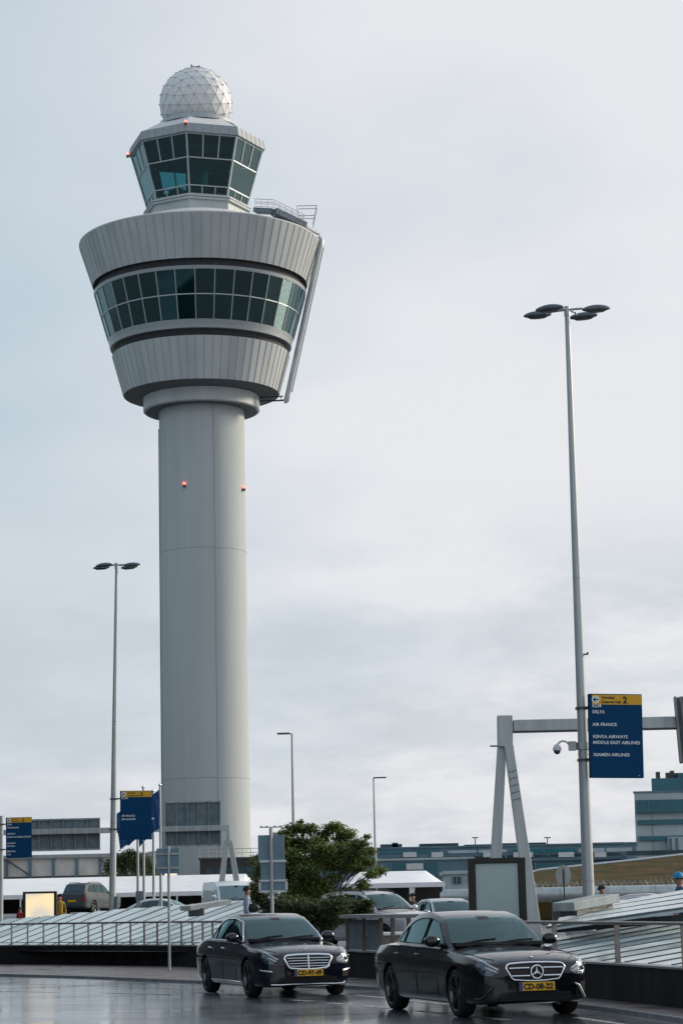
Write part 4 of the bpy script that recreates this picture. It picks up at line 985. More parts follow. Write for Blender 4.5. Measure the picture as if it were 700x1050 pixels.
# security camera on the right pole
def pole_r(z): return f0 + (top - f0) * ((z - f0.z) / (top.z - f0.z))
zc = at(590, 765, 50).z; pc = pole_r(zc)
t = empty('security_camera', (pc.x - .2, pc.y - .1, zc - .1), 'white dome security camera hanging on a curved arm from the tall lamp post', 'camera')
b = MB(); b.tube([pc + Vector((0, 0, -.08)), pc + Vector((0, 0, .08))], .15, 12); b.box(pc + Vector((-.24, -.04, 0)), (.16, .12, .2)); b.build('bracket', M['steel'], t)
arm = [pc + Vector((-.28, -.04, 0)), pc + Vector((-.36, -.04, .09)), pc + Vector((-.46, -.04, .11)), pc + Vector((-.54, -.04, .06)), pc + Vector((-.57, -.04, -.02))]
MB().tube([Vector(p) for p in catmull(arm, 5)], .022, 8).build('arm', M['rust'], t, smooth=60)
b = MB(); b.lathe([(.02, .05), (.06, .03), (.095, -.04), (.095, -.09)], 16, tuple(pc + Vector((-.57, -.04, 0)))); b.build('housing', M['rust'], t, smooth=50)
b = MB(); b.ball(pc + Vector((-.57, -.04, -.10)), .075, 14, 10); b.build('dome', M['cameradome'], t, smooth=60)
b = MB(); pb = pole_r(at(600, 671, 50).z); b.box(pb + Vector((.13, -.02, 0)), (.10, .05, .03)); b.box(pb + Vector((.17, -.02, .02)), (.04, .04, .05)); b.build('clip', M['darksteel'], rl)

# ------------------------------------------------------------------ sign gantries
GY = 68
t = empty('sign_gantry', at(528, 925, GY), 'large grey A frame sign gantry crossing behind the right lamp post', 'gantry')
t.location.z = gz(t.location.x, GY); WM[t] = Matrix.Translation(t.location)
g_ = gz(5, GY)
def leg(p, q, w0, w1, nm='leg', m=M['pole']):
    b = MB(); b.bar(p, q, w0, w0 * .8, up=Vector((0, 1, 0)), w2=w1, h2=w1 * .8); return b.build(nm, m, t, bevel=.02)
ptop = at(517, 734, GY); pj = at(517.5, 766, GY)
b = MB(); b.bar(ptop, pj, .44, .45, up=Vector((0, 1, 0))); b.build('column_head', M['pole'], t, bevel=.02)
def down(p, q, z): d = q - p; return p + d * ((z - p.z) / d.z)
l0, l1 = at(514.2, 764, GY), at(509, 862, GY); r0_, r1_ = at(521.0, 764, GY - .25), at(535, 862, GY - .25)
leg(l0, down(l0, l1, g_), .26, .36); rg = leg(r0_, down(r0_, r1_, g_), .27, .38)
b = MB()
for i in range(5):
    for j in range(3):
        c_ = r0_.lerp(down(r0_, r1_, g_), .135 + i * .035) + Vector(((j - 1) * .085, -.16, -.0 + j * .02)); b.tube([c_, c_ + Vector((0, -.012, 0))], .022, 8)
b.build('hole', M['darksteel'], rg)
bz0 = at(525.5, 744.5, GY); bz1 = at(760, 744, GY); bz1.z = bz0.z
b = MB(); b.bar(bz0, bz1, .4, .34); bm_ = b.build('beam', M['pole'], t, bevel=.02)
b = MB(); b.bar(bz0 + Vector((0, 0, -.185)), bz1 + Vector((0, 0, -.185)), .34, .03); b.build('flange', M['darksteel'], bm_)
b = MB(); b.tube([at(502, 765, GY), at(512, 765, GY)], .03, 6); b.build('stub', M['steel'], t)
b = MB(); p0 = at(690.5, 714, GY - .6); b.bar(at(701, 714.5, GY - .5), at(707, 781, GY + .3), 1.9 / 3, .12, up=Vector((0, 1, 0))); sp = b.build('sign_panel', M['signback'], t)
b = MB()
for px in (691.5, 697.5): b.bar(at(px, 714.2, GY - .75), at(px + 6.6, 781, GY + .05), .05, .10, up=Vector((0, 1, 0)))
b.build('rib', M['steel'], sp)

GY2 = 155
t = empty('sign_gantry', (at(236, 905, GY2).x, GY2, gz(-8, GY2)), 'grey sign gantry crossing the left, carrying the backs of two motorway signs', 'gantry')
gzz = gz(-8, GY2)
xL, xR = at(-60, 853, GY2), at(234, 850, GY2); xL.z = xR.z = at(150, 850.6, GY2).z
b = MB(); b.bar(xL, xR, .45, .36); b.build('beam', M['pole'], t)
b = MB(); b.bar(at(233, 846, GY2), at(234.2, 866, GY2), .30, .4, up=Vector((0, 1, 0))); b.build('column_head', M['pole'], t)
for (a_, c_) in (((232, 862), (228, 900)), ((236, 862), (242, 900))):
    p, q = at(*a_, GY2), at(*c_, GY2); b = MB(); b.bar(p, down(p, q, gzz), .30, .3, up=Vector((0, 1, 0)), w2=.45, h2=.45); b.build('leg', M['pole'], t)
def sign_back(pxa, pxb, pyt, pyb, n, Y, t, beam_y):
    tl, br = at(pxa, pyt, Y), at(pxb, pyb, Y); W, H = br.x - tl.x, tl.z - br.z; cx_, cz_ = (tl.x + br.x) / 2, (tl.z + br.z) / 2
    sp = MB().box((cx_, Y + .3, cz_), (W, .08, H)).build('sign_panel', M['signback'], t)
    b = MB()
    for i in range(n + 1): x = tl.x + W * i / n; b.box((x, Y + .18, cz_), (.08, .16, H))
    b.build('rib', M['signbackpale'], sp)
    b = MB(); b.box((cx_, Y + .20, tl.z - .05), (W, .13, .10)); b.box((cx_, Y + .20, br.z + .05), (W, .13, .10))
    for i in range(n):
        x = tl.x + W * (i + .5) / n; b.box((x, Y - .24, beam_y), (W / n * .82, .03, .30))
    b.build('bracket', M['steel'], sp)
sign_back(28, 102, 840, 871.5, 6, GY2, t, xL.z); sign_back(169.5, 226, 822, 867.5, 5, GY2, t, xL.z)

# small signs seen from the back
t = empty('traffic_sign', ground(174, 996, .06), 'small blue grey sign back on a thin post standing on the pavement', 'traffic sign')
pb_ = ground(174, 996, .06); Y = pb_.y; tp = at(173.6, 868, Y); tp.x = pb_.x
MB().tube([pb_, Vector((pb_.x, Y, tp.z))], .035, 8).build('post', M['pole'], t, smooth=50)
p0, p1 = at(160.5, 870, Y), at(184, 895.5, Y)
MB().box(((p0.x + p1.x) / 2, Y + .06, (p0.z + p1.z) / 2), (p1.x - p0.x, .03, p0.z - p1.z)).build('sign_panel', M['signbackpale'], t, bevel=.008)
b = MB()
for zz_ in (p0.z - .14, p1.z + .14): b.box(((p0.x + p1.x) / 2, Y + .03, zz_), (p1.x - p0.x - .04, .03, .05))
b.build('clamp', M['steel'], t)
Y = 57.5; p0, p1 = at(264.3, 856, Y), at(292, 903, Y); pm = at(279, 935, Y); g_ = gz(pm.x, Y)
t = empty('traffic_sign', (pm.x, Y, g_), 'tall blue grey sign back with a white framed lower plate, in front of the tree', 'traffic sign')
tp = at(278, 849, Y); MB().tube([(pm.x, Y, g_), (pm.x, Y, tp.z)], .045, 10).build('post', M['pole'], t, smooth=50)
zm_ = at(278, 883, Y).z; zl_ = at(278, 914, Y).z; zf_ = at(278, 903, Y).z
MB().box(((p0.x + p1.x) / 2, Y + .07, (p0.z + zm_) / 2), (p1.x - p0.x, .03, p0.z - zm_ - .02)).build('sign_panel', M['signbackpale'], t, bevel=.008)
MB().box(((p0.x + p1.x) / 2 + .03, Y + .07, (zm_ + zl_) / 2), (p1.x - p0.x - .04, .03, zm_ - zl_)).build('sign_panel', M['signbackpale'], t, bevel=.008)
b = MB(); a_, c_ = p0.x + .03, p1.x + .04
for zz_ in (zf_, zl_): b.box(((a_ + c_) / 2, Y + .035, zz_), (c_ - a_ + .05, .03, .05))
for xx in (a_, c_): b.box((xx, Y + .035, (zf_ + zl_) / 2), (.05, .03, zf_ - zl_))
b.box(((a_ + c_) / 2, Y + .035, zm_ + .0), (c_ - a_, .03, .06)); b.build('frame', M['roofwhite'], t)
b = MB(); b.tube([(pm.x - .26, Y, tp.z + .02), (pm.x + .26, Y, tp.z + .02)], .015, 6)
for dx in (-.24, -.1, .1, .24): b.box((pm.x + dx, Y, tp.z + .03), (.06, .05, .05))
b.build('lamp_bar', M['steel'], t)
Y = 94; pc = at(577.5, 897.5, Y); g_ = gz(pc.x, Y)
t = empty('traffic_sign', (pc.x, Y, g_), 'round grey traffic sign back on a post beside the right gantry leg', 'traffic sign')
MB().tube([(pc.x, Y, g_), (pc.x, Y, pc.z + .25)], .03, 8).build('post', M['darksteel'], t)
b = MB(); n = 28; poly = [Vector((pc.x + .31 * math.cos(2 * math.pi * k / n), Y + .05, pc.z + .42 * math.sin(2 * math.pi * k / n))) for k in range(n)]; b.prism(poly, (0, 0, 0), (0, .03, 0)); b.build('sign_disc', M['steel'], t)
Y = 100; pc = at(143, 918.5, Y); g_ = gz(pc.x, Y)
t = empty('traffic_sign', (pc.x, Y, g_), 'small dark square sign low between the flagpoles', 'traffic sign')
MB().tube([(pc.x, Y, g_), (pc.x, Y, pc.z + .2)], .03, 8).build('post', M['darksteel'], t)
MB().box((pc.x, Y - .04, pc.z), (.30, .03, .40)).build('sign_panel', M['signback'], t)

# ------------------------------------------------------------------ flags
def flag(px, pyt, Y, w_, h_, label, seed, lean=0, glabel=''):
    top = at(px, pyt, Y); g_ = gz(top.x, Y); t = empty('flagpole', (top.x, Y, g_), label, 'flagpole', 'flagpoles left of the control tower')
    MB().tube([(top.x, Y, g_), (top.x, Y, top.z)], [.075, .045], 10).build('pole', M['pole'], t, smooth=50)
    MB().ball((top.x, Y, top.z + .05), .08, 8, 6).build('finial', M['chrome'], t, smooth=60)
    rnd = random.Random(seed); rows = []; n = 16
    for i in range(15):
        v = i / 14; row = []
        for j in range(n + 1):
            u_ = j / n; wv_ = .10 * math.sin(u_ * 9 + seed + v * 2) * u_ + .05 * math.sin(u_ * 17 + v * 5)
            row.append(Vector((top.x - .05 - w_ * u_ * (1 - .25 * v), Y + wv_, top.z - .15 - h_ * v - .55 * u_ * (1 + .3 * math.sin(v * 4 + seed)))))
        rows.append(row)
    b = MB(); b.grid(rows); fl = b.build('flag', M['flagblue'], t, smooth=True)
    b = MB()
    c_ = Vector((top.x - .55 * w_, Y - .14, top.z - h_ * .72 - .3)); b.add([c_ + Vector((-.22, 0, -.1)), c_ + Vector((.0, 0, .22)), c_ + Vector((.24, 0, .10)), c_ + Vector((.1, 0, .05)), c_ + Vector((-.02, 0, .12))], [(0, 4, 1), (1, 4, 3, 2)])
    b.build('emblem', M['textwhite'], fl)
flag(164.2, 806, 104, .85, 1.75, 'rightmost flagpole, its blue flag hanging just right of the blue sign', 1)
flag(157, 812, 106, .8, 1.7, 'flagpole second from the right, half hidden behind the blue sign', 3)
flag(147, 808, 107, .9, 1.9, 'flagpole second from the left, its tip showing above the blue sign', 5)
flag(141, 816, 105, 1.0, 1.8, 'leftmost flagpole, its blue flag showing left of the blue sign beside the lamp post', 8)

# ------------------------------------------------------------------ display panels
def display(px0, px1, py0, py1, Y, m, label, fr=.12, yaw=0):
    tl, br = at(px0, py0, Y), at(px1, py1, Y); g_ = gz(tl.x, Y); cx_ = (tl.x + br.x) / 2; W = br.x - tl.x; zt_ = tl.z; zb_ = g_ + .35
    t = empty('display_panel', (cx_, Y, g_), label, 'display panel')
    b = MB()
    for s_ in (-1, 1): b.box((cx_ + s_ * (W / 2 - fr / 2), Y, (zt_ + zb_) / 2), (fr, .18, zt_ - zb_))
    b.box((cx_, Y, zt_ - fr * .35), (W - 2 * fr, .18, fr * .7)); b.box((cx_, Y, zb_ + fr / 2), (W - 2 * fr, .18, fr)); b.box((cx_, Y + .05, (zt_ + zb_) / 2), (W - 2 * fr, .06, zt_ - zb_ - fr)); b.build('frame', M['black'], t)
    MB().box((cx_, Y - .02, (zt_ - fr * .7 + zb_ + fr) / 2), (W - 2 * fr - .02, .05, zt_ - zb_ - 1.7 * fr - .02)).build('screen', m, t)
    b = MB(); b.box((cx_, Y, (g_ + zb_) / 2), (W * .5, .12, zb_ - g_)); b.build('foot', M['darksteel'], t)
display(24, 58.5, 914.5, 950, 79, M['litscreen'], 'lit warm white display panel in a black frame at the left', .085)
display(479, 539.5, 880.5, 935, 46.5, M['blankscreen'], 'blank pale grey display panel in a thick black frame above the foremost car', .14)

# unseen dark block added left of the road to darken the cars' flank reflections
t = empty('unseen_dark_block', (-62, 60, 0), 'unseen long dark block added left of the road for the car flanks to reflect', 'building')
b = MB(); b.prism([(-42, -30, 0), (-52, 60, 0), (-66, 150, 0), (-92, 270, 0), (-130, 270, 0), (-120, -30, 0)], (0, 0, 0), (0, 0, 24)); b.build('wall', mat('dark_block_wall', (.006, .012, .016), .6, spec=.1), t)
b = MB(); b.prism([(-40, -31, 24.01), (-50, 60, 24.01), (-64, 150, 24.01), (-90, 272, 24.01), (-131, 272, 24.01), (-121, -31, 24.01)], (0, 0, 0), (0, 0, 1.2)); b.build('roof', M['bluegrey'], t)
b = MB()
for i in range(25): y = -28 + i * 3.6; x = -42 - (y + 30) / 9 + .1; b.box((x, y, 12), (.3, .3, 24))
b.build('mullion', M['darktrim'], t)

# ------------------------------------------------------------------ trees
def leaf_obj(name, clumps, per, size, m, parent, seed):
    rnd = random.Random(seed); V = []; Fc = []; tone = []
    for (c, r, w_) in clumps:
        n = int(per * w_); tb = rnd.uniform(-.18, .18)
        for i in range(n):
            while True:
                q = Vector((rnd.uniform(-1, 1), rnd.uniform(-1, 1), rnd.uniform(-1, 1)))
                if q.length < 1: break
            q = q * (0.6 + .75 * q.length * rnd.random())
            p = c + Vector((q.x * r[0], q.y * r[1], q.z * r[2])); s = size * rnd.uniform(.6, 1.3)
            a = Vector((rnd.uniform(-1, 1), rnd.uniform(-1, 1), rnd.uniform(-.6, .6))).normalized(); bb = a.cross(Vector((rnd.uniform(-.6, .6), rnd.uniform(-.6, .6), 1))).normalized()
            k = len(V); V += [p - a * s, p + bb * s * .45, p + a * s, p - bb * s * .45]; Fc.append((k, k + 1, k + 2, k + 3)); tone.append(max(0, min(1, .5 + tb + rnd.uniform(-.35, .35))))
    b = MB(); b.v = V; b.f = Fc; b.m = [0] * len(Fc); o = b.build(name, m, parent)
    at_ = o.data.attributes.new('tone', 'FLOAT', 'FACE'); at_.data.foreach_set('value', tone[:len(o.data.polygons)]); return o
def tree(name, base, clumps, label, leafm, per, size, seed, nbr, r0=.11, fork=.5):
    t = empty(name, base, label, 'tree' if 'tree' in name else 'shrub'); b = MB(); rnd = random.Random(seed + 9)
    stems = []
    bc = Vector(base); f = bc + Vector((.05, 0, fork)); b.tube([bc - Vector((0, 0, .1)), bc.lerp(f, .5) + Vector((.03, 0, 0)), f], [r0 * 1.25, r0, r0 * .9], 8)
    mains = sorted(clumps, key=lambda c: rnd.random())[:nbr]
    for (c, r, w_) in mains:
        m1 = f.lerp(c, .5) + Vector((rnd.uniform(-.2, .2), rnd.uniform(-.2, .2), rnd.uniform(-.1, .3)))
        pts = [Vector(p) for p in catmull([f, f.lerp(m1, .5) + Vector((rnd.uniform(-.1, .1), 0, .05)), m1, c + Vector((0, 0, r[2] * .4))], 4)]
        b.tube(pts, [r0 * .55 * (1 - .88 * i / (len(pts) - 1)) for i in range(len(pts))], 5)
        for k in range(4):
            q = c + Vector((rnd.uniform(-1, 1) * r[0], rnd.uniform(-1, 1) * r[1], rnd.uniform(-.3, 1.2) * r[2])); b.tube([m1.lerp(c, .3 + .2 * k), m1.lerp(q, .6), q], [.018, .012, .005], 4)
    b.build('trunk', M['bark'], t); leaf_obj('crown', clumps, per, size, leafm, t, seed); return t
TYY = 76
def clump_px(pts, Y, seed):
    rnd = random.Random(seed); out = []
    for (px, py, rx, rz, w_) in pts:
        s = Y / FPX; out.append((at(px, py, Y + rnd.uniform(-.9, .9)), (rx * s * 1.3, rx * s * 1.35, rz * s * 1.55), w_))
    return out
cl = [(292, 856, 9, 3, 1), (303, 850, 10, 4, 1.2), (318, 850, 7, 4, .9), (342, 849, 9, 4, 1.2), (355, 855, 9, 4, 1.1), (331, 858, 8, 5, .8), (368, 866, 9, 4, 1), (378, 873, 6, 3, .6), (298, 866, 10, 6, 1.3), (285, 869, 8, 5, .9), (312, 867, 10, 6, 1.3), (330, 872, 12, 6, 1.6), (350, 870, 12, 5, 1.6), (362, 878, 12, 5, 1.4), (376, 884, 8, 3.5, .8), (388, 893, 7, 3, .6), (381, 897, 6, 3, .5),
      (300, 880, 12, 7, 1.8), (318, 885, 13, 7, 1.9), (337, 884, 13, 6, 1.9), (355, 889, 12, 4, 1.2), (366, 891, 8, 3, .6), (286, 885, 11, 7, 1.5), (272, 892, 11, 9, 1.8), (268, 905, 9, 8, 1.3), (330, 908, 12, 7, 1.4), (316, 893, 12, 7, 1.4), (296, 898, 13, 8, 2), (314, 902, 10, 7, 1.3), (344, 899, 7, 3, .5), (372, 908, 6, 4, .7), (279, 905, 11, 8, 1.6), (300, 914, 14, 8, 2), (322, 917, 12, 8, 1.6), (340, 918, 10, 6, 1.0), (356, 914, 8, 3, .6), (290, 861, 6, 3, .5), (308, 843.5, 3, 2.2, .15), (376, 858, 4, 2, .15), (262, 882, 6, 4, .5), (350, 862, 8, 4, .8), (324, 862, 6, 3, .4)]
q = ground(322, 950, .3); bx_ = at(322, 925, TYY)
tree('leafy_tree', (bx_.x, TYY, gz(bx_.x, TYY)), clump_px(cl, TYY, 5), 'spreading green tree with ragged crown behind the left dark car', M['leaf'], 760, .066, 21, 24, .10, .55)
cl = [(270, 925, 12, 9, 1.6), (287, 930, 13, 9, 2), (305, 932, 13, 8, 2), (325, 934, 13, 8, 2), (343, 930, 13, 9, 2), (360, 930, 11, 6, 1.4), (372, 932, 9, 6, 1.4), (352, 940, 12, 6, 1.4), (330, 945, 14, 6, 1.8), (310, 945, 12, 6, 1.4), (376, 926, 6, 3, .5), (262, 915, 7, 8, 1.0)]
bx_ = at(322, 940, 61)
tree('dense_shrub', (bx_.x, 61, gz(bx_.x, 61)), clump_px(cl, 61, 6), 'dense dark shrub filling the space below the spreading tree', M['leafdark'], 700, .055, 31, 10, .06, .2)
cl = [(112, 890, 6, 6, 1), (120, 884, 7, 6, 1.2), (131, 880, 8, 6, 1.4), (141, 882, 8, 6, 1.3), (150, 887, 7, 6, 1), (128, 891, 9, 7, 1.3), (142, 893, 9, 6, 1.3), (156, 893, 5, 5, .7), (134, 875, 5, 3, .5)]
bx_ = at(134, 900, 204)
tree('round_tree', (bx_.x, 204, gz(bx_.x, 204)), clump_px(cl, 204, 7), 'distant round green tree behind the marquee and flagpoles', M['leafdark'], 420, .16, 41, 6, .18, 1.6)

# ------------------------------------------------------------------ people
def person(x, y, z, H, yaw, label, top_m, bottom_m, hat=None, carry=False, lean=0.):
    t = empty('person', (x, y, z), label, 'person', rz=yaw)
    h = H / 1.78
    J = {'pelvis': (0, 0, .95), 'waist': (0, -.01, 1.10), 'chest': (0, lean * .4, 1.30), 'neckb': (0, lean, 1.45), 'neck': (0, lean * 1.1, 1.52), 'head0': (0, lean * 1.2 - .01, 1.60), 'head1': (0, lean * 1.2 - .015, 1.70),
         'hipL': (.10, 0, .92), 'kneeL': (.11, -.03, .50), 'ankL': (.11, .02, .09), 'toeL': (.12, -.14, .04), 'hipR': (-.10, 0, .92), 'kneeR': (-.11, -.06, .50), 'ankR': (-.11, -.02, .09), 'toeR': (-.12, -.18, .04),
         'shL': (.18, lean, 1.42), 'elL': (.25, lean + .02, 1.15), 'wrL': (.22, -.16, .98), 'shR': (-.18, lean, 1.42), 'elR': (-.25, lean + .03, 1.15), 'wrR': (-.23, -.10, .92)}
    if carry: J['wrL'] = (.10, -.28, 1.16); J['wrR'] = (-.10, -.28, 1.14)
    rad = {'pelvis': .14, 'waist': .125, 'chest': .15, 'neckb': .09, 'neck': .055, 'head0': .085, 'head1': .095, 'hipL': .09, 'kneeL': .06, 'ankL': .042, 'toeL': .035, 'shL': .07, 'elL': .047, 'wrL': .032}
    E = [('pelvis', 'waist'), ('waist', 'chest'), ('chest', 'neckb'), ('neckb', 'neck'), ('neck', 'head0'), ('head0', 'head1'), ('pelvis', 'hipL'), ('hipL', 'kneeL'), ('kneeL', 'ankL'), ('ankL', 'toeL'), ('pelvis', 'hipR'), ('hipR', 'kneeR'), ('kneeR', 'ankR'), ('ankR', 'toeR'),
         ('neckb', 'shL'), ('shL', 'elL'), ('elL', 'wrL'), ('neckb', 'shR'), ('shR', 'elR'), ('elR', 'wrR')]
    names = list(J); vs = [Vector(J[n]) for n in names]; rr = [rad.get(n, rad.get(n[:-1] + 'L', .05)) for n in names]; es = [(names.index(a), names.index(b)) for a, b in E]
    for s_ in ('L', 'R'):
        wr = names.index('wr' + s_); d = (vs[wr] - vs[names.index('el' + s_)]).normalized(); sd = d.cross(Vector((0, 1, .2))).normalized()
        vs.append(vs[wr] + d * .07); rr.append(.034); pm = len(vs) - 1; es.append((wr, pm))
        for k, (o_, L_) in enumerate(((-.032, .060), (-.011, .072), (.011, .068), (.032, .052))):
            vs.append(vs[pm] + d * .035 + sd * o_); rr.append(.011); es.append((pm, len(vs) - 1)); vs.append(vs[-1] + d * L_ * .5 + Vector((0, -.012, 0))); rr.append(.009); es.append((len(vs) - 2, len(vs) - 1))
            vs.append(vs[-1] + d * L_ * .4 + Vector((0, -.02, 0))); rr.append(.008); es.append((len(vs) - 2, len(vs) - 1))
        vs.append(vs[wr] + d * .035 + sd * (-.05)); rr.append(.012); es.append((wr, len(vs) - 1)); vs.append(vs[-1] + d * .035 - sd * .012); rr.append(.009); es.append((len(vs) - 2, len(vs) - 1))
    me = bpy.data.meshes.new('person'); me.from_pydata([tuple(v * h) for v in vs], es, []); o = bpy.data.objects.new('body', me); COL.objects.link(o)
    sk = o.modifiers.new('s', 'SKIN'); sk.use_smooth_shade = True
    for i, v in enumerate(me.skin_vertices[0].data): v.radius = (rr[i] * h * (1.15 if rr[i] > .1 else 1), rr[i] * h * (.85 if rr[i] > .1 else 1)); v.use_root = (i == 0)
    sb = o.modifiers.new('d', 'SUBSURF'); sb.levels = 1; sb.render_levels = 1
    dg = bpy.context.evaluated_depsgraph_get(); m2 = bpy.data.meshes.new_from_object(o.evaluated_get(dg)); bpy.data.objects.remove(o)
    m2.name = 'body'
    for mm in (M['skin'], top_m, bottom_m, M['darktrim']): m2.materials.append(mm)
    for p in m2.polygons:
        c = p.center / h; arm = abs(c.x) > .19 or (carry and c.y < -.2)
        if c.z > 1.50: p.material_index = 0
        elif c.z < .085: p.material_index = 3
        elif c.z < .93 and not (abs(c.x) > .185): p.material_index = 2
        elif carry and c.y < -.26: p.material_index = 0
        elif not carry and abs(c.x) > .185 and c.z < .96: p.material_index = 0
        else: p.material_index = 1
        p.use_smooth = True
    # face: shape nose, eye sockets, mouth line by small moves
    b = bpy.data.objects.new('body', m2); COL.objects.link(b); b.parent = t; WM[b] = WM[t]
    hy = lean * 1.2 - .015
    f = MB(); 
    f.ball(Vector((0, hy - .10, 1.645)) * h, (.012 * h, .018 * h, .022 * h), 8, 6)
    f.build('nose', M['skin'], t, smooth=60, world=False)
    for s_ in (-1, 1): f = MB(); f.ball(Vector((s_ * .095, hy + .005, 1.645)) * h, (.012 * h, .022 * h, .032 * h), 8, 6); f.build('ear', M['skin'], t, smooth=60, world=False)
    e = MB()
    for s_ in (-1, 1): e.ball(Vector((s_ * .034, hy - .088, 1.668)) * h, (.012 * h, .008 * h, .007 * h), 8, 6)
    e.ball(Vector((0, hy - .09, 1.607)) * h, (.025 * h, .007 * h, .005 * h), 8, 6)
    e.build('eyes', M['hair'], t, smooth=60, world=False)
    hr = MB(); rows = []
    for i in range(9):
        th = math.pi * .56 * i / 8; row = []
        for k in range(19):
            a = 2 * math.pi * k / 18; front = max(0, -math.sin(a)); tt = th * (1 - .42 * front)
            row.append(Vector((.112 * math.sin(tt) * math.cos(a), hy + .012 + .122 * math.sin(tt) * math.sin(a), 1.675 + .125 * math.cos(tt))) * h)
        rows.append(row)
    hr.grid(rows); hr.build('hair', M['hair'], t, smooth=True, world=False)
    if hat:
        k = MB(); rows = []
        for i in range(7):
            th = math.pi / 2 * i / 6; rows.append([Vector((.112 * math.sin(th) * math.cos(2 * math.pi * j / 18), hy + .125 * math.sin(th) * math.sin(2 * math.pi * j / 18), 1.70 + .115 * math.cos(th))) * h for j in range(19)])
        rows.append([Vector((.118 * math.cos(2 * math.pi * j / 18), hy + (.13 if math.sin(2 * math.pi * j / 18) > 0 else .24) * math.sin(2 * math.pi * j / 18), 1.69)) * h for j in range(19)])
        k.grid(rows); k.build('cap', hat, t, smooth=60, world=False)
    return t
def pat(px, Y): p = at(px, 930, Y); return p.x, Y, gz(p.x, Y)
x, y, z = pat(253.5, 58.6); person(x, y, z, 1.65, R(95), 'dark haired person in pale shirt standing in front of the white van', M['shirt'], M['trousers'])
x, y, z = pat(259.5, 58.5); bg_ = empty('shoulder_bag', (x, y, z + 1.0), 'black bag held by the person in the pale shirt', 'bag')
b = MB(); b.ball((x, y, z + 1.10), (.17, .09, .12), 14, 9); b.build('body', M['darktrim'], bg_, smooth=60); b = MB(); b.tube([(x - .12, y, z + 1.18), (x - .1, y, z + 1.34), (x + .08, y, z + 1.18)], .015, 6); b.build('strap', M['darktrim'], bg_)
x, y, z = pat(423, 84); person(x, y, z, 1.68, R(55), 'man in dark suit and white shirt beside the silver sedan', M['suit'], M['trousers'])
x, y, z = pat(617, 60); person(x, y, z, 1.68, R(60), 'dark haired person whose head shows behind the tall lamp post foot', M['suit'], M['trousers'])
x, y, z = pat(699, 51); person(x, y, z, 1.86, R(-80), 'person in bright blue cap and blue jacket at the right edge', M['bluejacket'], M['trousers'], hat=M['bluecap'], lean=-.03)
x, y, z = pat(61.5, 95); person(x, y, z, 1.8, R(30), 'person in mustard yellow coat right of the lit display panel', M['mustard'], M['mustard'])
x, y, z = pat(21, 95); person(x, y, z, 1.30, R(-30), 'small person in red jacket left of the lit display panel', M['redjacket'], M['trousers'])

# ------------------------------------------------------------------ vehicles
def mono(xs, ys):
    xs = np.array(xs, float); ys = np.array(ys, float); o_ = np.argsort(xs); xs, ys = xs[o_], ys[o_]
    h = np.diff(xs); d = np.diff(ys) / h; m_ = np.zeros(len(xs)); m_[0], m_[-1] = d[0], d[-1]
    for i in range(1, len(xs) - 1):
        m_[i] = 0 if d[i - 1] * d[i] <= 0 else 2 * d[i - 1] * d[i] / (d[i - 1] + d[i])
    def f(x):
        x = min(max(x, xs[0]), xs[-1]); i = min(len(h) - 1, max(0, int(np.searchsorted(xs, x) - 1))); t = (x - xs[i]) / h[i]
        return float((2 * t ** 3 - 3 * t * t + 1) * ys[i] + (t ** 3 - 2 * t * t + t) * h[i] * m_[i] + (-2 * t ** 3 + 3 * t * t) * ys[i + 1] + (t ** 3 - t * t) * h[i] * m_[i + 1])
    return f
SEDAN = dict(st=[(2.335, 0.39, .34, 0.642, 0.675, 0.3528), (2.33, 0.546, .27, 0.702, 0.73, 0.5096), (2.29, 0.6825, .22, 0.732, 0.77, 0.6272), (2.21, 0.78, .20, 0.757, 0.805, 0.7056), (2.05, 0.8463, .18, 0.792, 0.85, 0.7742), (1.8, 0.8892, .17, 0.837, 0.895, 0.8036), (1.45, 0.9019, .17, 0.86, 0.92, 0.8183), (1.1, 0.9019, .17, 0.895, 0.955, 0.8232),
    (.8, 0.899, .17, 0.92, 0.985, 0.833), (.3, 0.9019, .17, 0.94, 0.995, 0.8379), (-.5, 0.9038, .17, 0.955, 1, 0.8428), (-1.3, 0.899, .17, 0.965, 1.01, 0.833), (-1.7, 0.8921, .17, 0.965, 1.03, 0.8134), (-2.1, 0.8726, .19, 0.955, 1.03, 0.7742), (-2.4, 0.819, .22, 0.93, 1, 0.7154), (-2.54, 0.7117, .27, 0.88, 0.95, 0.6174), (-2.60, 0.5363, .34, 0.78, 0.84, 0.4606)],
    ax=(1.47, -1.47), wr=.335, zb=.88, k=.40, wb=[(1.15, .66), (.9, .755), (.5, .815), (-.4, .83), (-1.2, .80), (-1.75, .72), (-2.1, .62)],
    h0=[(1.15, .90), (1.0, .965), (.62, 1.185), (.28, 1.355), (.0, 1.425), (-.35, 1.463), (-.8, 1.452), (-1.1, 1.39), (-1.45, 1.24), (-1.8, 1.07), (-2.0, .99), (-2.2, .93)],
    win=[[(.74, .985), (.62, 1.08), (.27, 1.295), (.0, 1.352), (-.10, 1.362), (-.12, .995)], [(-.19, 1.0), (-.18, 1.366), (-.55, 1.362), (-.85, 1.325), (-1.03, 1.272), (-1.06, 1.012)], [(-1.12, 1.015), (-1.10, 1.245), (-1.30, 1.14), (-1.47, 1.03), (-1.44, 1.018)]],
    ws=(.93, .22, .69, .55), rw=(-1.24, -1.80, .60, .56))
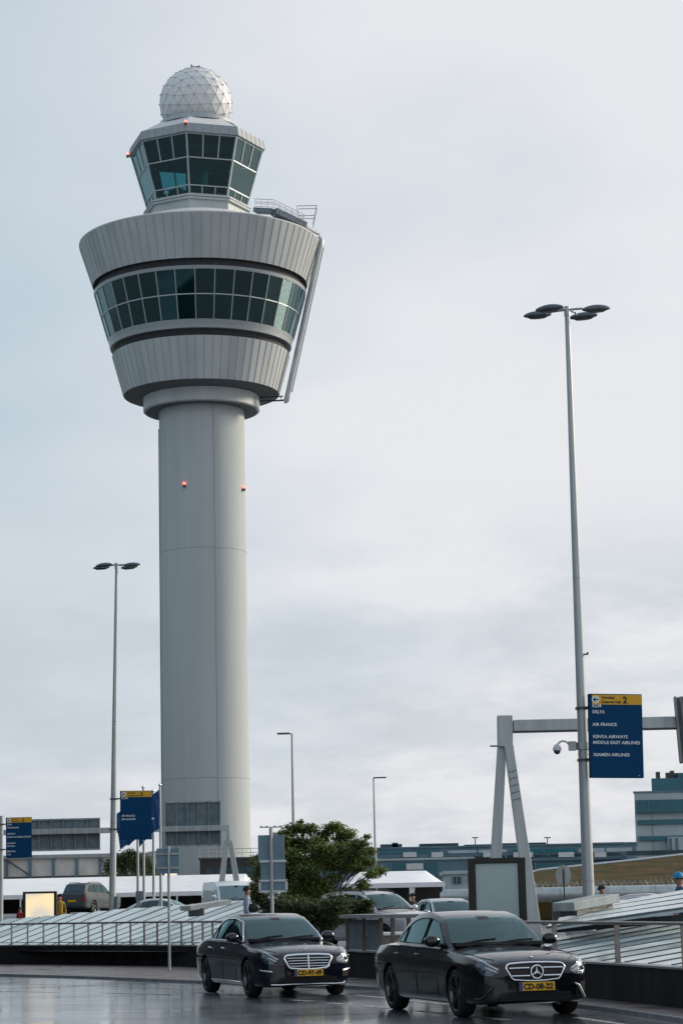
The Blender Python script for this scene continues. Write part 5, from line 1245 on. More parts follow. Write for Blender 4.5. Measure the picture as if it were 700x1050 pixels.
SUV = dict(st=[(2.32, .45, .42, .84, .88, .40), (2.30, .66, .34, .90, .94, .60), (2.2, .80, .28, .95, 1.0, .73), (1.95, .88, .25, .99, 1.05, .80), (1.5, .925, .24, 1.04, 1.10, .84), (1.0, .93, .24, 1.08, 1.14, .86), (.2, .93, .24, 1.10, 1.15, .87), (-.8, .93, .24, 1.12, 1.16, .87), (-1.6, .92, .25, 1.13, 1.17, .86), (-2.1, .89, .28, 1.14, 1.17, .83), (-2.32, .82, .33, 1.13, 1.15, .76), (-2.38, .66, .42, 1.08, 1.10, .60)],
    ax=(1.42, -1.42), wr=.36, zb=1.03, k=.28, wb=[(1.2, .70), (.9, .80), (.4, .85), (-1.2, .84), (-1.9, .80), (-2.2, .74), (-2.36, .70)],
    h0=[(1.2, 1.05), (1.0, 1.15), (.6, 1.42), (.25, 1.62), (.0, 1.69), (-.5, 1.74), (-1.2, 1.74), (-1.8, 1.70), (-2.0, 1.64), (-2.15, 1.45), (-2.3, 1.2), (-2.38, 1.1)],
    win=[[(.72, 1.17), (.25, 1.52), (-.02, 1.60), (-.12, 1.61), (-.14, 1.18)], [(-.20, 1.18), (-.19, 1.615), (-1.02, 1.62), (-1.05, 1.20)], [(-1.11, 1.21), (-1.09, 1.615), (-1.6, 1.57), (-1.85, 1.30), (-1.8, 1.23)]],
    ws=(.92, .22, .70, .60), rw=(-2.06, -2.26, .62, .62))
VAN = dict(st=[(2.75, .55, .40, 1.0, 1.04, .5), (2.72, .78, .32, 1.06, 1.10, .70), (2.6, .92, .28, 1.12, 1.18, .84), (2.3, .98, .27, 1.2, 1.3, .92), (1.9, 1.0, .27, 1.3, 1.42, .95), (1.0, 1.0, .27, 1.36, 1.5, .97), (-1.0, 1.0, .27, 1.36, 1.5, .97), (-2.6, 1.0, .27, 1.36, 1.5, .97), (-2.85, .98, .3, 1.34, 1.45, .95), (-2.9, .9, .36, 1.3, 1.4, .88)],
    ax=(1.75, -1.75), wr=.35, zb=1.22, k=.07, wb=[(2.3, .88), (1.9, .95), (1.0, .97), (-2.6, .97), (-2.88, .95)],
    h0=[(2.45, 1.2), (2.2, 1.4), (1.8, 1.85), (1.45, 2.15), (1.1, 2.28), (.5, 2.36), (-2.5, 2.36), (-2.75, 2.33), (-2.86, 2.0), (-2.9, 1.4)],
    win=[[(1.75, 1.36), (1.70, 1.62), (1.40, 1.92), (.86, 1.94), (.85, 1.33)]],
    ws=(2.13, 1.48, .82, .80), rw=(-2.80, -2.88, .7, .7))
def make_vehicle(S, name, label, cat, pos, yaw, paint, style, group=None):
    """pos: point on the ground between the axles; yaw turns the local +x (nose) into the heading"""
    t = empty(name, pos, label, cat, group, rz=yaw)
    st = np.array(S['st']); fn = [mono(st[:, 0], st[:, i]) for i in range(1, 6)]
    xa, xb = st[0, 0], st[-1, 0]; xs = []
    NS = 84
    for i in range(NS): u_ = i / (NS - 1); xs.append(xa + (xb - xa) * (.5 - .5 * math.cos(math.pi * u_)) * .55 + (xb - xa) * u_ * .45)
    rings = []
    for x in xs:
        w, zb, zs_, zt_, ws = [f(x) for f in fn]; H = zs_ - zb
        P = [(0, zb), (w * .55, zb), (w * .88, zb + .008), (w * .955, zb + .09 * H), (w * .975, zb + .28 * H), (w * .998, zb + .52 * H), (w, zb + .66 * H), (w * .988, zb + .80 * H), (w * .975, zb + .86 * H), (ws + (w * .97 - ws) * .45, zs_ - .012), (ws, zs_ + .006), (ws * .82, zs_ + (zt_ - zs_) * .42), (ws * .5, zs_ + (zt_ - zs_) * .82), (0, zt_)]
        prof = catmull(P, 3); half = [(max(0, p[0]), p[1]) for p in prof]; half[0] = (0, half[0][1]); half[-1] = (0, half[-1][1])
        ring_ = [Vector((x, -p[0], p[1])) for p in half] + [Vector((x, p[0], p[1])) for p in half[-2:0:-1]]
        rings.append(ring_)
    n = len(rings[0]); V = [v for r_ in rings for v in r_]; Fs = []
    for i in range(NS - 1):
        for k in range(n): Fs.append((i * n + k, i * n + (k + 1) % n, (i + 1) * n + (k + 1) % n, (i + 1) * n + k))
    for (ri, sg) in ((0, 1), (NS - 1, -1)):
        c = sum(rings[ri], Vector()) / n; prev = [ri * n + k for k in range(n)]
        for f_, dx in ((.75, .012), (.4, .02)):
            base = len(V); V += [c + (v - c) * f_ + Vector((sg * dx, 0, 0)) for v in rings[ri]]
            for k in range(n):
                q = (prev[k], base + k, base + (k + 1) % n, prev[(k + 1) % n]); Fs.append(q if sg > 0 else q[::-1])
            prev = [base + k for k in range(n)]
        base = len(V); V.append(c + Vector((sg * .022, 0, 0)))
        for k in range(n): q = (prev[k], base, prev[(k + 1) % n]); Fs.append(q if sg > 0 else q[::-1])
    Fs = [f[::-1] for f in Fs]
    b = MB(); b.add(V, Fs)
    body = b.build('body', [paint, M['darktrim']], t, smooth=38, world=False)
    bvh = BVHTree.FromPolygons([tuple(v) for v in V], Fs)
    # wheel arches
    cut = MB()
    for ax_ in S['ax']:
        for s_ in (-1, 1):
            cc = [Vector((ax_ + (S['wr'] + .045) * math.cos(2 * math.pi * k / 40), s_ * .60, S['wr'] + (S['wr'] + .045) * math.sin(2 * math.pi * k / 40))) for k in range(40)]
            m_ = len(cut.v); cut.add(cc + [c + Vector((0, s_ * .6, 0)) for c in cc], [tuple(range(40)), tuple(range(79, 39, -1))] + [(k, 40 + k, 40 + (k + 1) % 40, (k + 1) % 40) for k in range(40)])
    co = cut.build('cutter', M['darktrim'], None, world=False)
    bmx = bmesh.new(); bmx.from_mesh(co.data); bmesh.ops.recalc_face_normals(bmx, faces=bmx.faces); bmx.to_mesh(co.data); bmx.free()
    bmx = bmesh.new(); bmx.from_mesh(body.data); bmesh.ops.remove_doubles(bmx, verts=bmx.verts, dist=1e-5); bmesh.ops.recalc_face_normals(bmx, faces=bmx.faces); bmx.to_mesh(body.data); bmx.free()
    body.parent = None
    md = body.modifiers.new('c', 'BOOLEAN'); md.object = co; md.operation = 'DIFFERENCE'; md.solver = 'EXACT'; md.material_mode = 'TRANSFER'
    bpy.context.view_layer.update(); dg = bpy.context.evaluated_depsgraph_get(); nm = bpy.data.meshes.new_from_object(body.evaluated_get(dg))
    body.modifiers.clear(); nm.name = 'body'; body.data = nm; body.parent = t; bpy.data.objects.remove(co)
    nm.polygons.foreach_set('use_smooth', [True] * len(nm.polygons)); nm.set_sharp_from_angle(angle=R(38))
    # cabin as a height field
    h0 = mono(*zip(*S['h0'])); wbf = mono(*zip(*S['wb'])); zb, kk = S['zb'], S['k']
    xmid = (S['ws'][1] + S['rw'][0]) / 2
    def hf(x, y):
        xx = x + .16 * y * y * math.tanh((x - xmid) * 2.2); a = h0(xx) - .045 * y * y; bb = zb + (wbf(x) - abs(y)) / kk; s_ = .022
        m_ = min(a, bb); return m_ - s_ * math.log(math.exp(-(a - m_) / s_) + math.exp(-(bb - m_) / s_))
    xs2 = sorted(set([S['h0'][0][0] + (S['h0'][-1][0] - S['h0'][0][0]) * i / 90 for i in range(91)])); rows = []
    for x in xs2:
        row = []; wv_ = wbf(x) + .01
        for j in range(53):
            u_ = -1 + 2 * j / 52; y = wv_ * math.copysign(1 - (1 - abs(u_)) ** 1.7, u_) if u_ else 0.
            row.append(Vector((x, y, max(zb - .12, hf(x, y)))))
        rows.append(row)
    b = MB(); b.grid(rows)
    def inside(x, z, poly):
        c_ = False
        for (x1_, z1_), (x2_, z2_) in zip(poly, poly[1:] + poly[:1]):
            if (z1_ > z) != (z2_ > z) and x < (x2_ - x1_) * (z - z1_) / (z2_ - z1_) + x1_: c_ = not c_
        return c_
    def open_at(p):
        x, y, z = p
        a_, c_, y0_, y1_ = S['ws']; v = (a_ - .16 * y * y - x) / (a_ - c_)
        if .06 < v < .97 and abs(y) < y0_ + (y1_ - y0_) * v - .012: return True
        a_, c_, y0_, y1_ = S['rw']; v = (x - .16 * y * y - a_) / (c_ - a_)
        if .03 < v < .97 and abs(y) < y0_ + (y1_ - y0_) * v - .012: return True
        if abs(y) > .40 and z < hf(x, .3) + .01:
            for poly in S['win']:
                if inside(x, z, poly) and inside(x + .015, z, poly) and inside(x - .015, z, poly): return True
        return False
    if S is SEDAN or S is SUV:
        kf = [f for f in b.f if not all(open_at(b.v[i]) for i in f)]; b.f = kf; b.m = [0] * len(kf)
    b.build('cabin', [paint], t, smooth=50, world=False)
    if S is SEDAN or S is SUV:
        zc_ = S['win'][0][0][1]
        def seat(x, y, w_):
            q = MB(); q.prism([(x - .04, y - w_ / 2, zc_ - .35), (x + .08, y - w_ / 2, zc_ - .35), (x - .06, y - w_ * .42, zc_ + .18), (x - .15, y - w_ * .42, zc_ + .17)], (0, 0, 0), (0, w_ * .9, 0))
            st_ = q.build('seat', M['seat'], t, world=False, bevel=.02)
            h_ = MB(); h_.ball((x - .16, y, zc_ + .27), (.05, .13, .085), 12, 8); h_.build('headrest', M['seat'], st_, smooth=60, world=False)
        for y in (-.36, .36): seat(-.25, y, .46)
        seat(-1.05, 0, 1.1)
        q = MB(); cw = Vector((.40, .36, zc_ + .02)); q.tube([cw + Vector((.07 * math.sin(a_), .18 * math.cos(a_), .17 * math.sin(a_))) for a_ in [k * math.pi / 12 for k in range(24)]], .014, 6, closed=True)
        q.bar(cw - Vector((0, .17, 0)), cw + Vector((0, .17, 0)), .03, .04); q.build('steering_wheel', M['darktrim'], t, world=False)
        q = MB(); q.prism([(.95, -.66, zc_ - .02), (.55, -.72, zc_ - .02), (.55, .72, zc_ - .02), (.95, .66, zc_ - .02)], (0, 0, 0), (0, 0, .05)); q.build('dashboard', M['darktrim'], t, world=False)
        q = MB(); q.box((S['ws'][1] + .02, 0, hf(S['ws'][1], 0) - .10), (.03, .24, .07)); q.build('interior_mirror', M['darktrim'], t, world=False)
    def side_y(x, z, s_):
        lo, hi = 0., wbf(x) + .05
        for _ in range(30):
            mid = (lo + hi) / 2
            if hf(x, mid) > z: lo = mid
            else: hi = mid
        return s_ * lo
    for s_ in (-1, 1):
        for wi, poly in enumerate(S['win']):
            # fill polygon on the curved side: fan from dense grid between lower and upper outline
            xs_ = [p[0] for p in poly]; x0, x1 = min(xs_), max(xs_); rows = []
            for i in range(13):
                x = x1 + (x0 - x1) * (.002 + .996 * i / 12); zsx = []
                for a, c in zip(poly, poly[1:] + poly[:1]):
                    if (a[0] - x) * (c[0] - x) <= 0 and a[0] != c[0]: zsx.append(a[1] + (c[1] - a[1]) * (x - a[0]) / (c[0] - a[0]))
                if len(zsx) < 2: continue
                zlo, zhi = min(zsx), max(zsx); rows.append([Vector((x, side_y(x, zlo + (zhi - zlo) * j / 6, s_) + s_ * .006, zlo + (zhi - zlo) * j / 6)) for j in range(7)])
            b = MB(); b.grid(rows); w_ = b.build('side_window', (M['sideglassteal'] if wi == 0 else M['sideglass']), t, smooth=True, world=False)
            out = [Vector(p) for p in [(x, side_y(x, z, s_) + s_ * .008, z) for x, z in poly]]
            dense = []
            for a, c in zip(out, out[1:] + out[:1]): dense += [a.lerp(c, k / 3) for k in range(3)]
            b = MB(); b.tube(dense, .009, 5, closed=True); b.build('seal', M['darktrim'], w_, world=False)
        if style in ('chrome', 'silver'):
            allp = [S['win'][0][0]] + [p for p in S['win'][0][1:-1]] + ([p for p in S['win'][1][1:-1]] if len(S['win']) > 1 else []) + ([p for p in S['win'][2][1:]] if len(S['win']) > 2 else [])
            allp = [(p[0] + (.03 if p[0] > .2 else 0), p[1] + .015) for p in allp]
            low = [(S['win'][-1][-1][0] - .03, S['win'][-1][-1][1] - .02)] + [(x, S['win'][0][0][1] - .022 + (S['win'][-1][0][1] - S['win'][0][0][1]) * ((S['win'][0][0][0] - x) / 2.0)) for x in (-1.2, -.6, 0, .5)] + [(.78, S['win'][0][0][1] - .018)]
            pts = [Vector((x, side_y(x, z, s_) + s_ * .010, z)) for x, z in allp + low] if len(S['win']) > 1 else []
            if pts: b = MB(); b.tube(pts, .0135, 6, closed=True); b.build('window_trim', M['chrome'], t, smooth=60, world=False)
    def patch_h(xf, ymf, nu=13, nv=11, off=.007):
        rows = []
        for i in range(nv):
            v = i / (nv - 1); rows.append([])
            for j in range(nu):
                u_ = -1 + 2 * j / (nu - 1); y = ymf(v) * u_; x = xf(v, y); rows[-1].append(Vector((x, y, hf(x, y) + off)))
        b = MB(); b.grid(rows); return b
    a, c, y0, y1 = S['ws']; sgn = 1
    b = patch_h(lambda v, y: a + (c - a) * v - .16 * y * y, lambda v: y0 + (y1 - y0) * v); ws_ = b.build('windscreen', M['carglass'], t, smooth=True, world=False)
    b = MB(); rows = [[Vector((x, y, hf(x, y) + .010)) for y in (-.09, -.03, .03, .09)] for x in (c + .01, c + .06, c + .12)]; b.grid(rows)
    rows = [[Vector((x - .16 * y * y, y, hf(x - .16 * y * y, y) + .010)) for y in [-y0 + 2 * y0 * j / 12 for j in range(13)]] for x in (a + .0, a + .05)]; b.grid(rows); b.build('sensor_mask', M['darktrim'], ws_, world=False)
    b = MB()
    for yy, y2 in ((.05, .58), (-.55, -.02)):
        b.tube([Vector((x_ - .16 * y_ * y_, y_, hf(x_ - .16 * y_ * y_, y_) + .022)) for x_, y_ in ((a + .02, yy), (a - .04, (yy + y2) / 2), (a - .07, y2))], .010, 5)
    b.build('wiper', M['darktrim'], ws_, world=False)
    a2, c2, y0, y1 = S['rw']; b = patch_h(lambda v, y: a2 + (c2 - a2) * v + .16 * y * y, lambda v: y0 + (y1 - y0) * v); b.build('rear_window', M['sideglass'], t, smooth=True, world=False)
    # projection onto the hull
    def proj(o_, d_, off=.006):
        h_ = bvh.ray_cast(Vector(o_), Vector(d_).normalized())
        if h_[0] is None: return None
        nrm = h_[1]
        if nrm.dot(Vector(d_)) > 0: nrm = -nrm
        return h_[0] + nrm * off
    def F(y, z, off=.006, slant=0.):
        d_ = Vector((-1, -slant * (1 if y > 0 else -1), 0)).normalized(); o_ = Vector((2.0 if False else xa - .1, y, z)) - d_ * 1.2; p = proj(o_, d_, off)
        return p if p is not None else Vector((xa - .3, y, z))
    def Rr(y, z, off=.006): p = proj((xb - 1, y, z), (1, 0, 0), off); return p if p is not None else Vector((xb, y, z))
    def Sd(x, z, s_, off=.004): p = proj((x, s_ * 3, z), (0, -s_, 0), off); return p if p is not None else Vector((x, s_ * .9, z))
    def Tp(x, y, off=.004): p = proj((x, y, 3), (0, 0, -1), off); return p
    def fill(fn_, top, bot, nu=12, nv=6):
        rows = []
        tf = mono([p[0] for p in top], [p[1] for p in top]); bf = mono([p[0] for p in bot], [p[1] for p in bot]); y0_, y1_ = top[0][0], top[-1][0]
        for i in range(nu + 1):
            y = y0_ + (y1_ - y0_) * i / nu; zt2, zb2 = tf(y), bf(y); rows.append([fn_(y, zb2 + (zt2 - zb2) * j / nv) for j in range(nv + 1)])
        b = MB(); b.grid(rows); return b
    # doors, panel gaps, handles
    zs1 = float(fn[2](0)); gap = MB()
    def line_side(pts, s_, r_=.0065): gap.tube([Sd(x, z, s_, .001) for x, z in pts], r_, 4)
    for s_ in (-1, 1):
        if S is not VAN:
            z0 = fn[1](0) + .10
            line_side([(.70, zs1 - .02), (.74, .75), (.74, .45), (.72, z0)], s_); line_side([(-.15, zs1), (-.17, .6), (-.18, z0)], s_); line_side([(-1.08, zs1), (-1.05, .80), (-1.0, .70)], s_); line_side([(.72, z0), (.2, z0 - .01), (-.6, z0 - .01), (-.98, z0)], s_)
            for hx in (-.02, -.96):
                b = MB(); b.tube([Sd(hx, zs1 - .11, s_, .012), Sd(hx - .05, zs1 - .105, s_, .03), Sd(hx - .15, zs1 - .10, s_, .03), Sd(hx - .20, zs1 - .10, s_, .012)], .013, 6); b.build('door_handle', M['chrome'] if style == 'chrome' else paint, t, smooth=60, world=False)
        else: line_side([(1.9, 1.25), (1.9, .5)], s_); line_side([(.85, 1.3), (.85, .4)], s_); line_side([(-.4, 1.3), (-.4, .4)], s_)
        # mirrors
        mx, mz = (.63, zs1 + .085) if S is SEDAN else ((.62, zs1 + .10) if S is SUV else (1.78, 1.62)); my = (abs(side_y(mx, mz, 1)) + .17)
        b = MB(); b.ball((mx, s_ * my, mz + .01), (.075, .125, .085), 14, 10); b.tube([(mx - .02, s_ * (my - .24), mz - .06), (mx, s_ * (my - .06), mz - .04)], [.035, .03], 6); mr_ = b.build('mirror', paint if style != 'chrome' else M['paintblue'], t, smooth=60, world=False)
        b = MB(); rows = [[Vector((mx - .073, s_ * my + dy, mz + .01 + dz)) for dy in (-.09, .09)] for dz in (-.05, .055)]; b.grid(rows); b.build('mirror_glass', M['chrome'], mr_, world=False)
    # bonnet and boot lines
    if S is not VAN:
        fx = 2.20 if S is SEDAN else 2.1
        for s_ in (-1, 1):
            pts = [Tp(x, s_ * y) for x, y in ((1.02, .74), (1.4, .745), (1.8, .73), (2.05, .67), (fx, .55))]; gap.tube([p for p in pts if p], .0055, 4)
            pts = [Tp(x, s_ * y, .004) for x, y in ((1.05, .36), (1.4, .40), (1.8, .43), (2.1, .45))]
    gap.build('panel_gap', M['darktrim'], body, world=False)
    # wheels
    for ax_ in S['ax']:
        for s_ in (-1, 1):
            wr = S['wr']; yo = s_ * (float(fn[0](ax_)) - .018); T = Matrix.Translation((ax_, yo - s_ * .115, wr)) @ Matrix.Rotation(R(90) * -s_, 4, 'X')
            b = MB(); b.lathe([(wr * .70, -.105), (wr * .86, -.118), (wr * .965, -.10), (wr, -.07), (wr, .07), (wr * .965, .10), (wr * .86, .118), (wr * .70, .105)], 40); b.lathe([(wr * .70, -.105), (wr * .70, .105)], 40)
            b.v = [T @ v for v in b.v]; wh = b.build('wheel', M['rubber'], t, smooth=50, world=False)
            b = MB(); b.lathe([(wr * .70, .10), (wr * .73, .112), (wr * .705, .108), (wr * .66, .07), (wr * .64, -.09)], 40); b.lathe([(0, .075), (.055, .072), (.07, .05)], 20)
            nsp = 5
            for k in range(nsp):
                a = 2 * math.pi * k / nsp + .3
                for da in (-.14, .14):
                    p0 = Vector((.05 * math.cos(a + da * .4), .05 * math.sin(a + da * .4), .060)); p1 = Vector((wr * .69 * math.cos(a + da), wr * .69 * math.sin(a + da), .092)); b.bar(p0, p1, .035, .03, w2=.030, h2=.025)
            b.v = [T @ v for v in b.v]; b.build('rim', M['rim'], wh, smooth=35, world=False)
            b = MB(); b.lathe([(.0, .02), (wr * .52, .02), (wr * .52, .0)], 28); b.v = [T @ v for v in b.v]; b.build('brake_disc', M['steel'], wh, world=False)
    b = MB()
    # lamps
    zf = fn[2]
    if S is SEDAN:
        for s_ in (-1, 1):
            sl = .85
            top = [(s_ * .455, .675), (s_ * .60, .738), (s_ * .75, .785), (s_ * .865, .805)]; bot = [(s_ * .455, .615), (s_ * .56, .578), (s_ * .73, .590), (s_ * .865, .665)]
            b = fill(lambda y, z: F(y, z, .007, sl), top, bot, 14, 7)
            hl = b.build('headlight', M['headlamp'] if s_ < 0 else M['headlampbright'], t, smooth=True, world=False)  # one side takes the paler copy, painted as the lamp catching the light
            b = MB(); b.tube([F(y, z, .012, sl) for y, z in ((s_ * .475, .660), (s_ * .60, .715), (s_ * .74, .762), (s_ * .85, .785))], .009, 5); b.tube([F(y, z, .012, sl) for y, z in ((s_ * .50, .628), (s_ * .60, .665), (s_ * .68, .690), (s_ * .735, .650))], .008, 5); b.build('light_strip', M['drl'], hl, smooth=60, world=False)
            b = MB()
            for yy, z_ in ((s_ * .70, .655), (s_ * .82, .695)):
                c_ = F(yy, z_, .009, sl); b.ball(c_, .030, 12, 8)
            b.build('projector', M['headlamp'], hl, smooth=60, world=False)
            b = fill(lambda y, z: Rr(y, z, .007), [(s_ * .45, .86), (s_ * .60, .87), (s_ * .74, .85)], [(s_ * .45, .74), (s_ * .60, .73), (s_ * .74, .76)], 8, 4); b.build('tail_light', M['tail'], t, smooth=True, world=False)
        # grille
        zt_, zb2 = (.735, .50) if style != 'chrome' else (.725, .485)
        top = [(-.435, zt_ - .035), (-.39, zt_ - .006), (0, zt_ + .010), (.39, zt_ - .006), (.435, zt_ - .035)]; bot = [(-.435, zt_ - .075), (-.36, zb2 + .03), (0, zb2), (.36, zb2 + .03), (.435, zt_ - .075)]
        gr = fill(lambda y, z: F(y, z, .004), top, bot, 22, 6).build('grille', M['darktrim'], t, world=False)
        outl = [(-.435, zt_ - .055), (-.415, zt_ - .018), (-.375, zt_ - .002), (-.2, zt_ + .008), (0, zt_ + .011), (.2, zt_ + .008), (.375, zt_ - .002), (.415, zt_ - .018), (.435, zt_ - .055), (.40, zt_ - .12), (.365, zb2 + .055), (.33, zb2 + .02), (.15, zb2 + .004), (0, zb2), (-.15, zb2 + .004), (-.33, zb2 + .02), (-.365, zb2 + .055), (-.40, zt_ - .12)]
        b = MB(); b.tube([F(y, z, .014) for y, z in outl], .021 if style == 'chrome' else .013, 8, closed=True); b.build('grille_frame', M['chrome'], gr, smooth=60, world=False)
        if style == 'chrome':
            for z_ in (.672, .628, .584, .540):
                w_ = .40 - (.70 - z_) * .45; b = MB(); b.tube([F(-w_, z_, .022), F(-w_ / 2, z_, .026), F(0, z_, .028), F(w_ / 2, z_, .026), F(w_, z_, .022)], .0085, 6); b.build('slat', M['chrome'], gr, world=False)
            b = MB(); b.bar(F(0, .715, .03), F(0, .50, .03), .018, .02); b.build('centre_bar', M['chrome'], gr, world=False)
            b = MB(); p = Tp(2.17, 0, 0); b.tube([p, p + Vector((0, 0, .028))], .012, 8)
            c_ = p + Vector((0, 0, .066)); b.tube([c_ + Vector((0, .038 * math.cos(a), .038 * math.sin(a))) for a in [k * math.pi / 12 for k in range(24)]], .0035, 5, closed=True)
            for k in range(3): a = math.pi / 2 + k * 2 * math.pi / 3; b.bar(c_, c_ + Vector((0, .037 * math.cos(a), .037 * math.sin(a))), .007, .007, w2=.002, h2=.002)
            b.build('bonnet_star', M['chrome'], t, world=False)
        else:
            for z_ in (.668, .570):
                w_ = .435 - (.70 - z_) * .38
                for s_ in (-1, 1):
                    b = MB(); b.tube([F(s_ * .10, z_, .03), F(s_ * w_ / 2, z_, .03), F(s_ * (w_ - .03), z_, .026)], .013, 8); b.build('slat', M['chrome'], gr, world=False)
            c_ = F(0, .615, .035); c_.x += .012; rs = .088; b = MB(); b.tube([c_ + Vector((0, rs * math.cos(a), rs * math.sin(a))) for a in [k * math.pi / 20 for k in range(40)]], .0105, 8, closed=True)
            for k in range(3):
                a = math.pi / 2 + k * 2 * math.pi / 3; d = Vector((0, math.cos(a), math.sin(a))); n_ = Vector((0, -d.z, d.y)); tip = c_ + d * (rs - .004)
                b.add([c_ + n_ * .022 - d * .012, tip, c_ - n_ * .022 - d * .012, c_ + Vector((.014, 0, 0))], [(0, 3, 1), (1, 3, 2)])
            b.build('star_emblem', M['chrome'], gr, world=False)
            b = MB(); bc = c_ - Vector((.018, 0, 0)); b.add([bc + Vector((0, rs * math.cos(a), rs * math.sin(a))) for a in [k * math.pi / 16 for k in range(32)]], [tuple(range(32))]); b.build('emblem_disc', M['darktrim'], gr, world=False)
            b = MB(); p = Tp(2.17, 0, .004); b.lathe([(0, .004), (.028, .002), (.03, -.004)], 14, tuple(p)); b.build('bonnet_badge', M['chrome'], t, world=False)
        # plate
        pz = .425; px_ = max(F(0, pz, .02).x, F(.25, pz, .02).x) + .012; b = MB(); b.box((px_, 0, pz), (.012, .52, .112)); pl = b.build('number_plate', M['plate'], t, world=False)
        b = MB(); b.box((px_ + .002, -.237, pz), (.0125, .042, .108)); b.build('blue_strip', M['plateblue'], pl, world=False)
        b = MB(); TT = Matrix(((0, 0, 1, px_ + .009), (1, 0, 0, 0), (0, 1, 0, pz), (0, 0, 0, 1)))
        add_text(b, 'CD-97-49' if style == 'chrome' else 'CD-08-22', .105, TT @ Matrix.Translation((-.205, -.036, 0)), .8, .022, fit=.44); b.build('lettering', M['textblack'], pl, world=False)
        b = MB(); b.box((px_ - .008, 0, pz), (.012, .55, .135)); b.build('plate_holder', M['darktrim'], pl, world=False)
        # lower bumper
        b = fill(lambda y, z: F(y, z, .005), [(-.52, .345), (0, .355), (.52, .345)], [(-.55, .255), (0, .245), (.55, .255)], 14, 3); b.build('lower_intake', M['darktrim'], t, world=False)
        for s_ in (-1, 1):
            if style == 'chrome':
                b = fill(lambda y, z: F(y, z, .005, .6), [(s_ * .60, .44), (s_ * .72, .455), (s_ * .84, .45)], [(s_ * .62, .35), (s_ * .72, .345), (s_ * .83, .365)], 8, 3); b.build('side_intake', M['darktrim'], t, world=False)
                b = MB(); b.tube([F(s_ * y, z, .012, .6) for y, z in ((.60, .452), (.70, .462), (.80, .470), (.87, .480))], .013, 6); b.build('bumper_trim', M['chrome'], t, smooth=60, world=False)
            else:
                b = fill(lambda y, z: F(y, z, .005, .6), [(s_ * .56, .43), (s_ * .70, .475), (s_ * .86, .49)], [(s_ * .60, .27), (s_ * .72, .262), (s_ * .85, .29)], 8, 4); b.build('side_intake', M['darktrim'], t, world=False)
                b = MB(); b.tube([F(s_ * y, z, .016, .6) for y, z in ((.535, .455), (.60, .42), (.66, .34), (.74, .275), (.82, .262), (.88, .27))], [.012, .020, .024, .022, .018, .010], 8)
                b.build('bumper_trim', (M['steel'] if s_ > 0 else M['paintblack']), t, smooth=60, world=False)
        if style == 'chrome':
            b = MB(); b.tube([F(y, .235, .016) for y in (-.66, -.5, -.25, 0, .25, .5, .66)], .011, 6); b.build('lip_trim', M['chrome'], t, smooth=60, world=False)
            for s_ in (-1, 1): b = MB(); b.tube([Sd(x, .262, s_, .008) for x in (1.02, .5, 0, -.5, -1.02)], .013, 6); b.build('sill_trim', M['chrome'], t, smooth=60, world=False)
        b = MB(); b.prism([(-1.18, -.004, hf(-1.18, 0) - .01), (-1.36, -.004, hf(-1.36, 0) - .01), (-1.34, -.004, hf(-1.34, 0) + .06)], (0, 0, 0), (0, .03, 0)); b.build('aerial', paint, t, world=False)
    else:
        zh_ = float(fn[2](xa - .1)) - .06
        for s_ in (-1, 1):
            b = fill(lambda y, z: F(y, z, .008, .8), [(s_ * .55, zh_ + .05), (s_ * .86, zh_ + .09)], [(s_ * .55, zh_ - .10), (s_ * .86, zh_ - .03)], 8, 4); b.build('headlight', M['headlampbright'], t, smooth=True, world=False)
            b = fill(lambda y, z: Rr(y, z, .008), [(s_ * .60, zh_ + .08), (s_ * .78, zh_ + .08)], [(s_ * .60, zh_ - .24), (s_ * .78, zh_ - .24)], 6, 4); b.build('tail_light', M['tail'], t, smooth=True, world=False)
        b = fill(lambda y, z: F(y, z, .006), [(-.44, zh_ + .03), (.44, zh_ + .03)], [(-.40, zh_ - .16), (.40, zh_ - .16)], 10, 3); gr = b.build('grille', M['darktrim'], t, world=False)
        b = fill(lambda y, z: Rr(y, z, .02), [(-.26, zh_ - .12), (.26, zh_ - .12)], [(-.26, zh_ - .23), (.26, zh_ - .23)], 2, 1); b.build('number_plate', M['plate'], t, world=False)
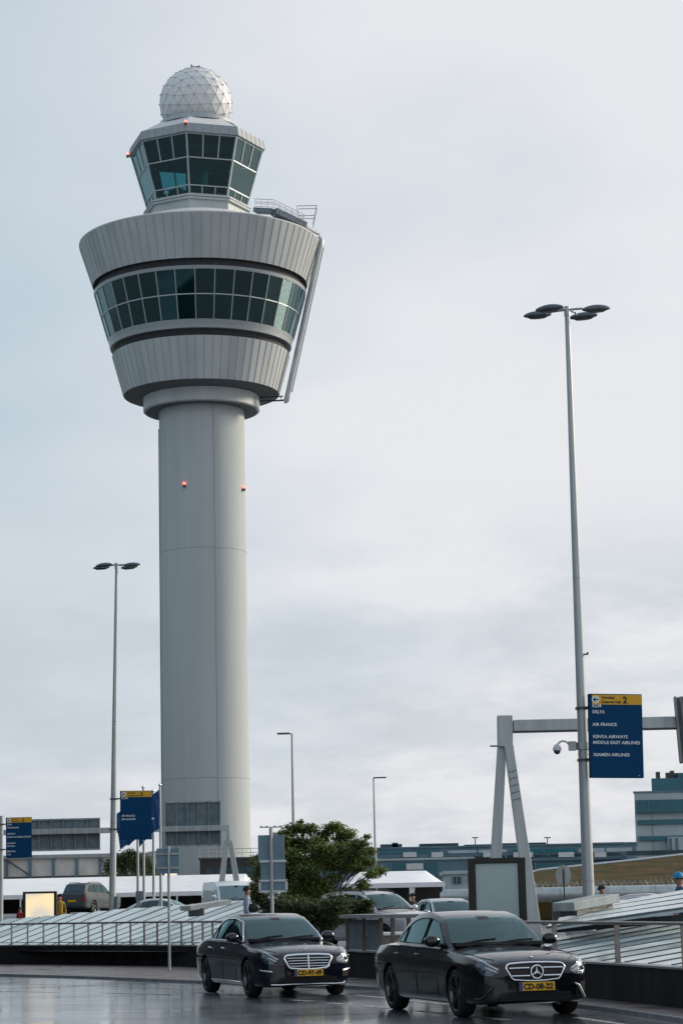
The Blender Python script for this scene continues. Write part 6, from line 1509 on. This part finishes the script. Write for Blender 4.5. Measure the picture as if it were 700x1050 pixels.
        if S is SUV:
            for s_ in (-1, 1): b = MB(); b.tube([Vector((x, s_ * .60, hf(x, .60) + (.05 if -1.55 < x < .05 else .0))) for x in (.15, -.0, -.5, -1.0, -1.5, -1.65)], .02, 6); b.build('roof_rail', M['darktrim'], t, smooth=60, world=False)
    return t
def heading(deg): th = R(deg); return math.atan2(-math.cos(th), math.sin(th))
def put(px_front, py, Y, deg, ax=1.47):
    """centre of the vehicle from the front-axle point"""
    p = at(px_front, py, Y); f = Vector((math.sin(R(deg)), -math.cos(R(deg)), 0)); c = Vector((p.x, Y, 0)) - f * ax; return c
c = put(527, 1040, 33.2, 17); make_vehicle(SEDAN, 'parked_car', 'foremost black sedan with a star in its grille and plate CD-08-22, right of the other', 'car', (c.x, c.y, .0), heading(17), M['paintblack'], 'sport')
c = put(300.5, 1020, 42.0, 17); make_vehicle(SEDAN, 'parked_car', 'midnight blue sedan with broad chrome slatted grille and plate CD-97-49, left of the other', 'car', (c.x, c.y, .0), heading(18), M['paintblue'], 'chrome')
c = put(474, 930, 72, 16); make_vehicle(SEDAN, 'parked_car', 'silver sedan whose roof shows right behind the foremost black car', 'car', (c.x, c.y, gz(c.x, c.y)), heading(16), M['paintsilver'], 'silver')
c = put(418, 930, 70, 38); make_vehicle(SUV, 'parked_car', 'silver grey off-roader nosing out beside the green tree', 'car', (c.x, c.y, gz(c.x, c.y)), heading(38), M['paintpale'], 'plain')
c = at(94, 930, 136); make_vehicle(SUV, 'parked_car', 'grey off-roader with roof rails seen from behind, beside the left lamp post', 'car', (c.x, 136, gz(c.x, 136)), heading(159), M['paintgrey'], 'plain')
c = at(678, 930, 64); make_vehicle(SEDAN, 'parked_car', 'pale silver car showing only its roof in front of the silver pipe', 'car', (c.x, 64, .25), heading(75), M['paintpale'], 'silver')
c = put(243, 930, 110, 13, 1.75); make_vehicle(VAN, 'delivery_van', 'tall white van in front of the marquee beside the person in pale shirt', 'van', (c.x, c.y, gz(c.x, c.y) + .0), heading(13), M['paintwhite'], 'plain')
c = at(172, 930, 106); make_vehicle(SEDAN, 'parked_car', 'white car showing its roof behind the skylight, left of the white van', 'car', (c.x, 106, gz(c.x, 106)), heading(75), M['paintwhite'], 'plain')
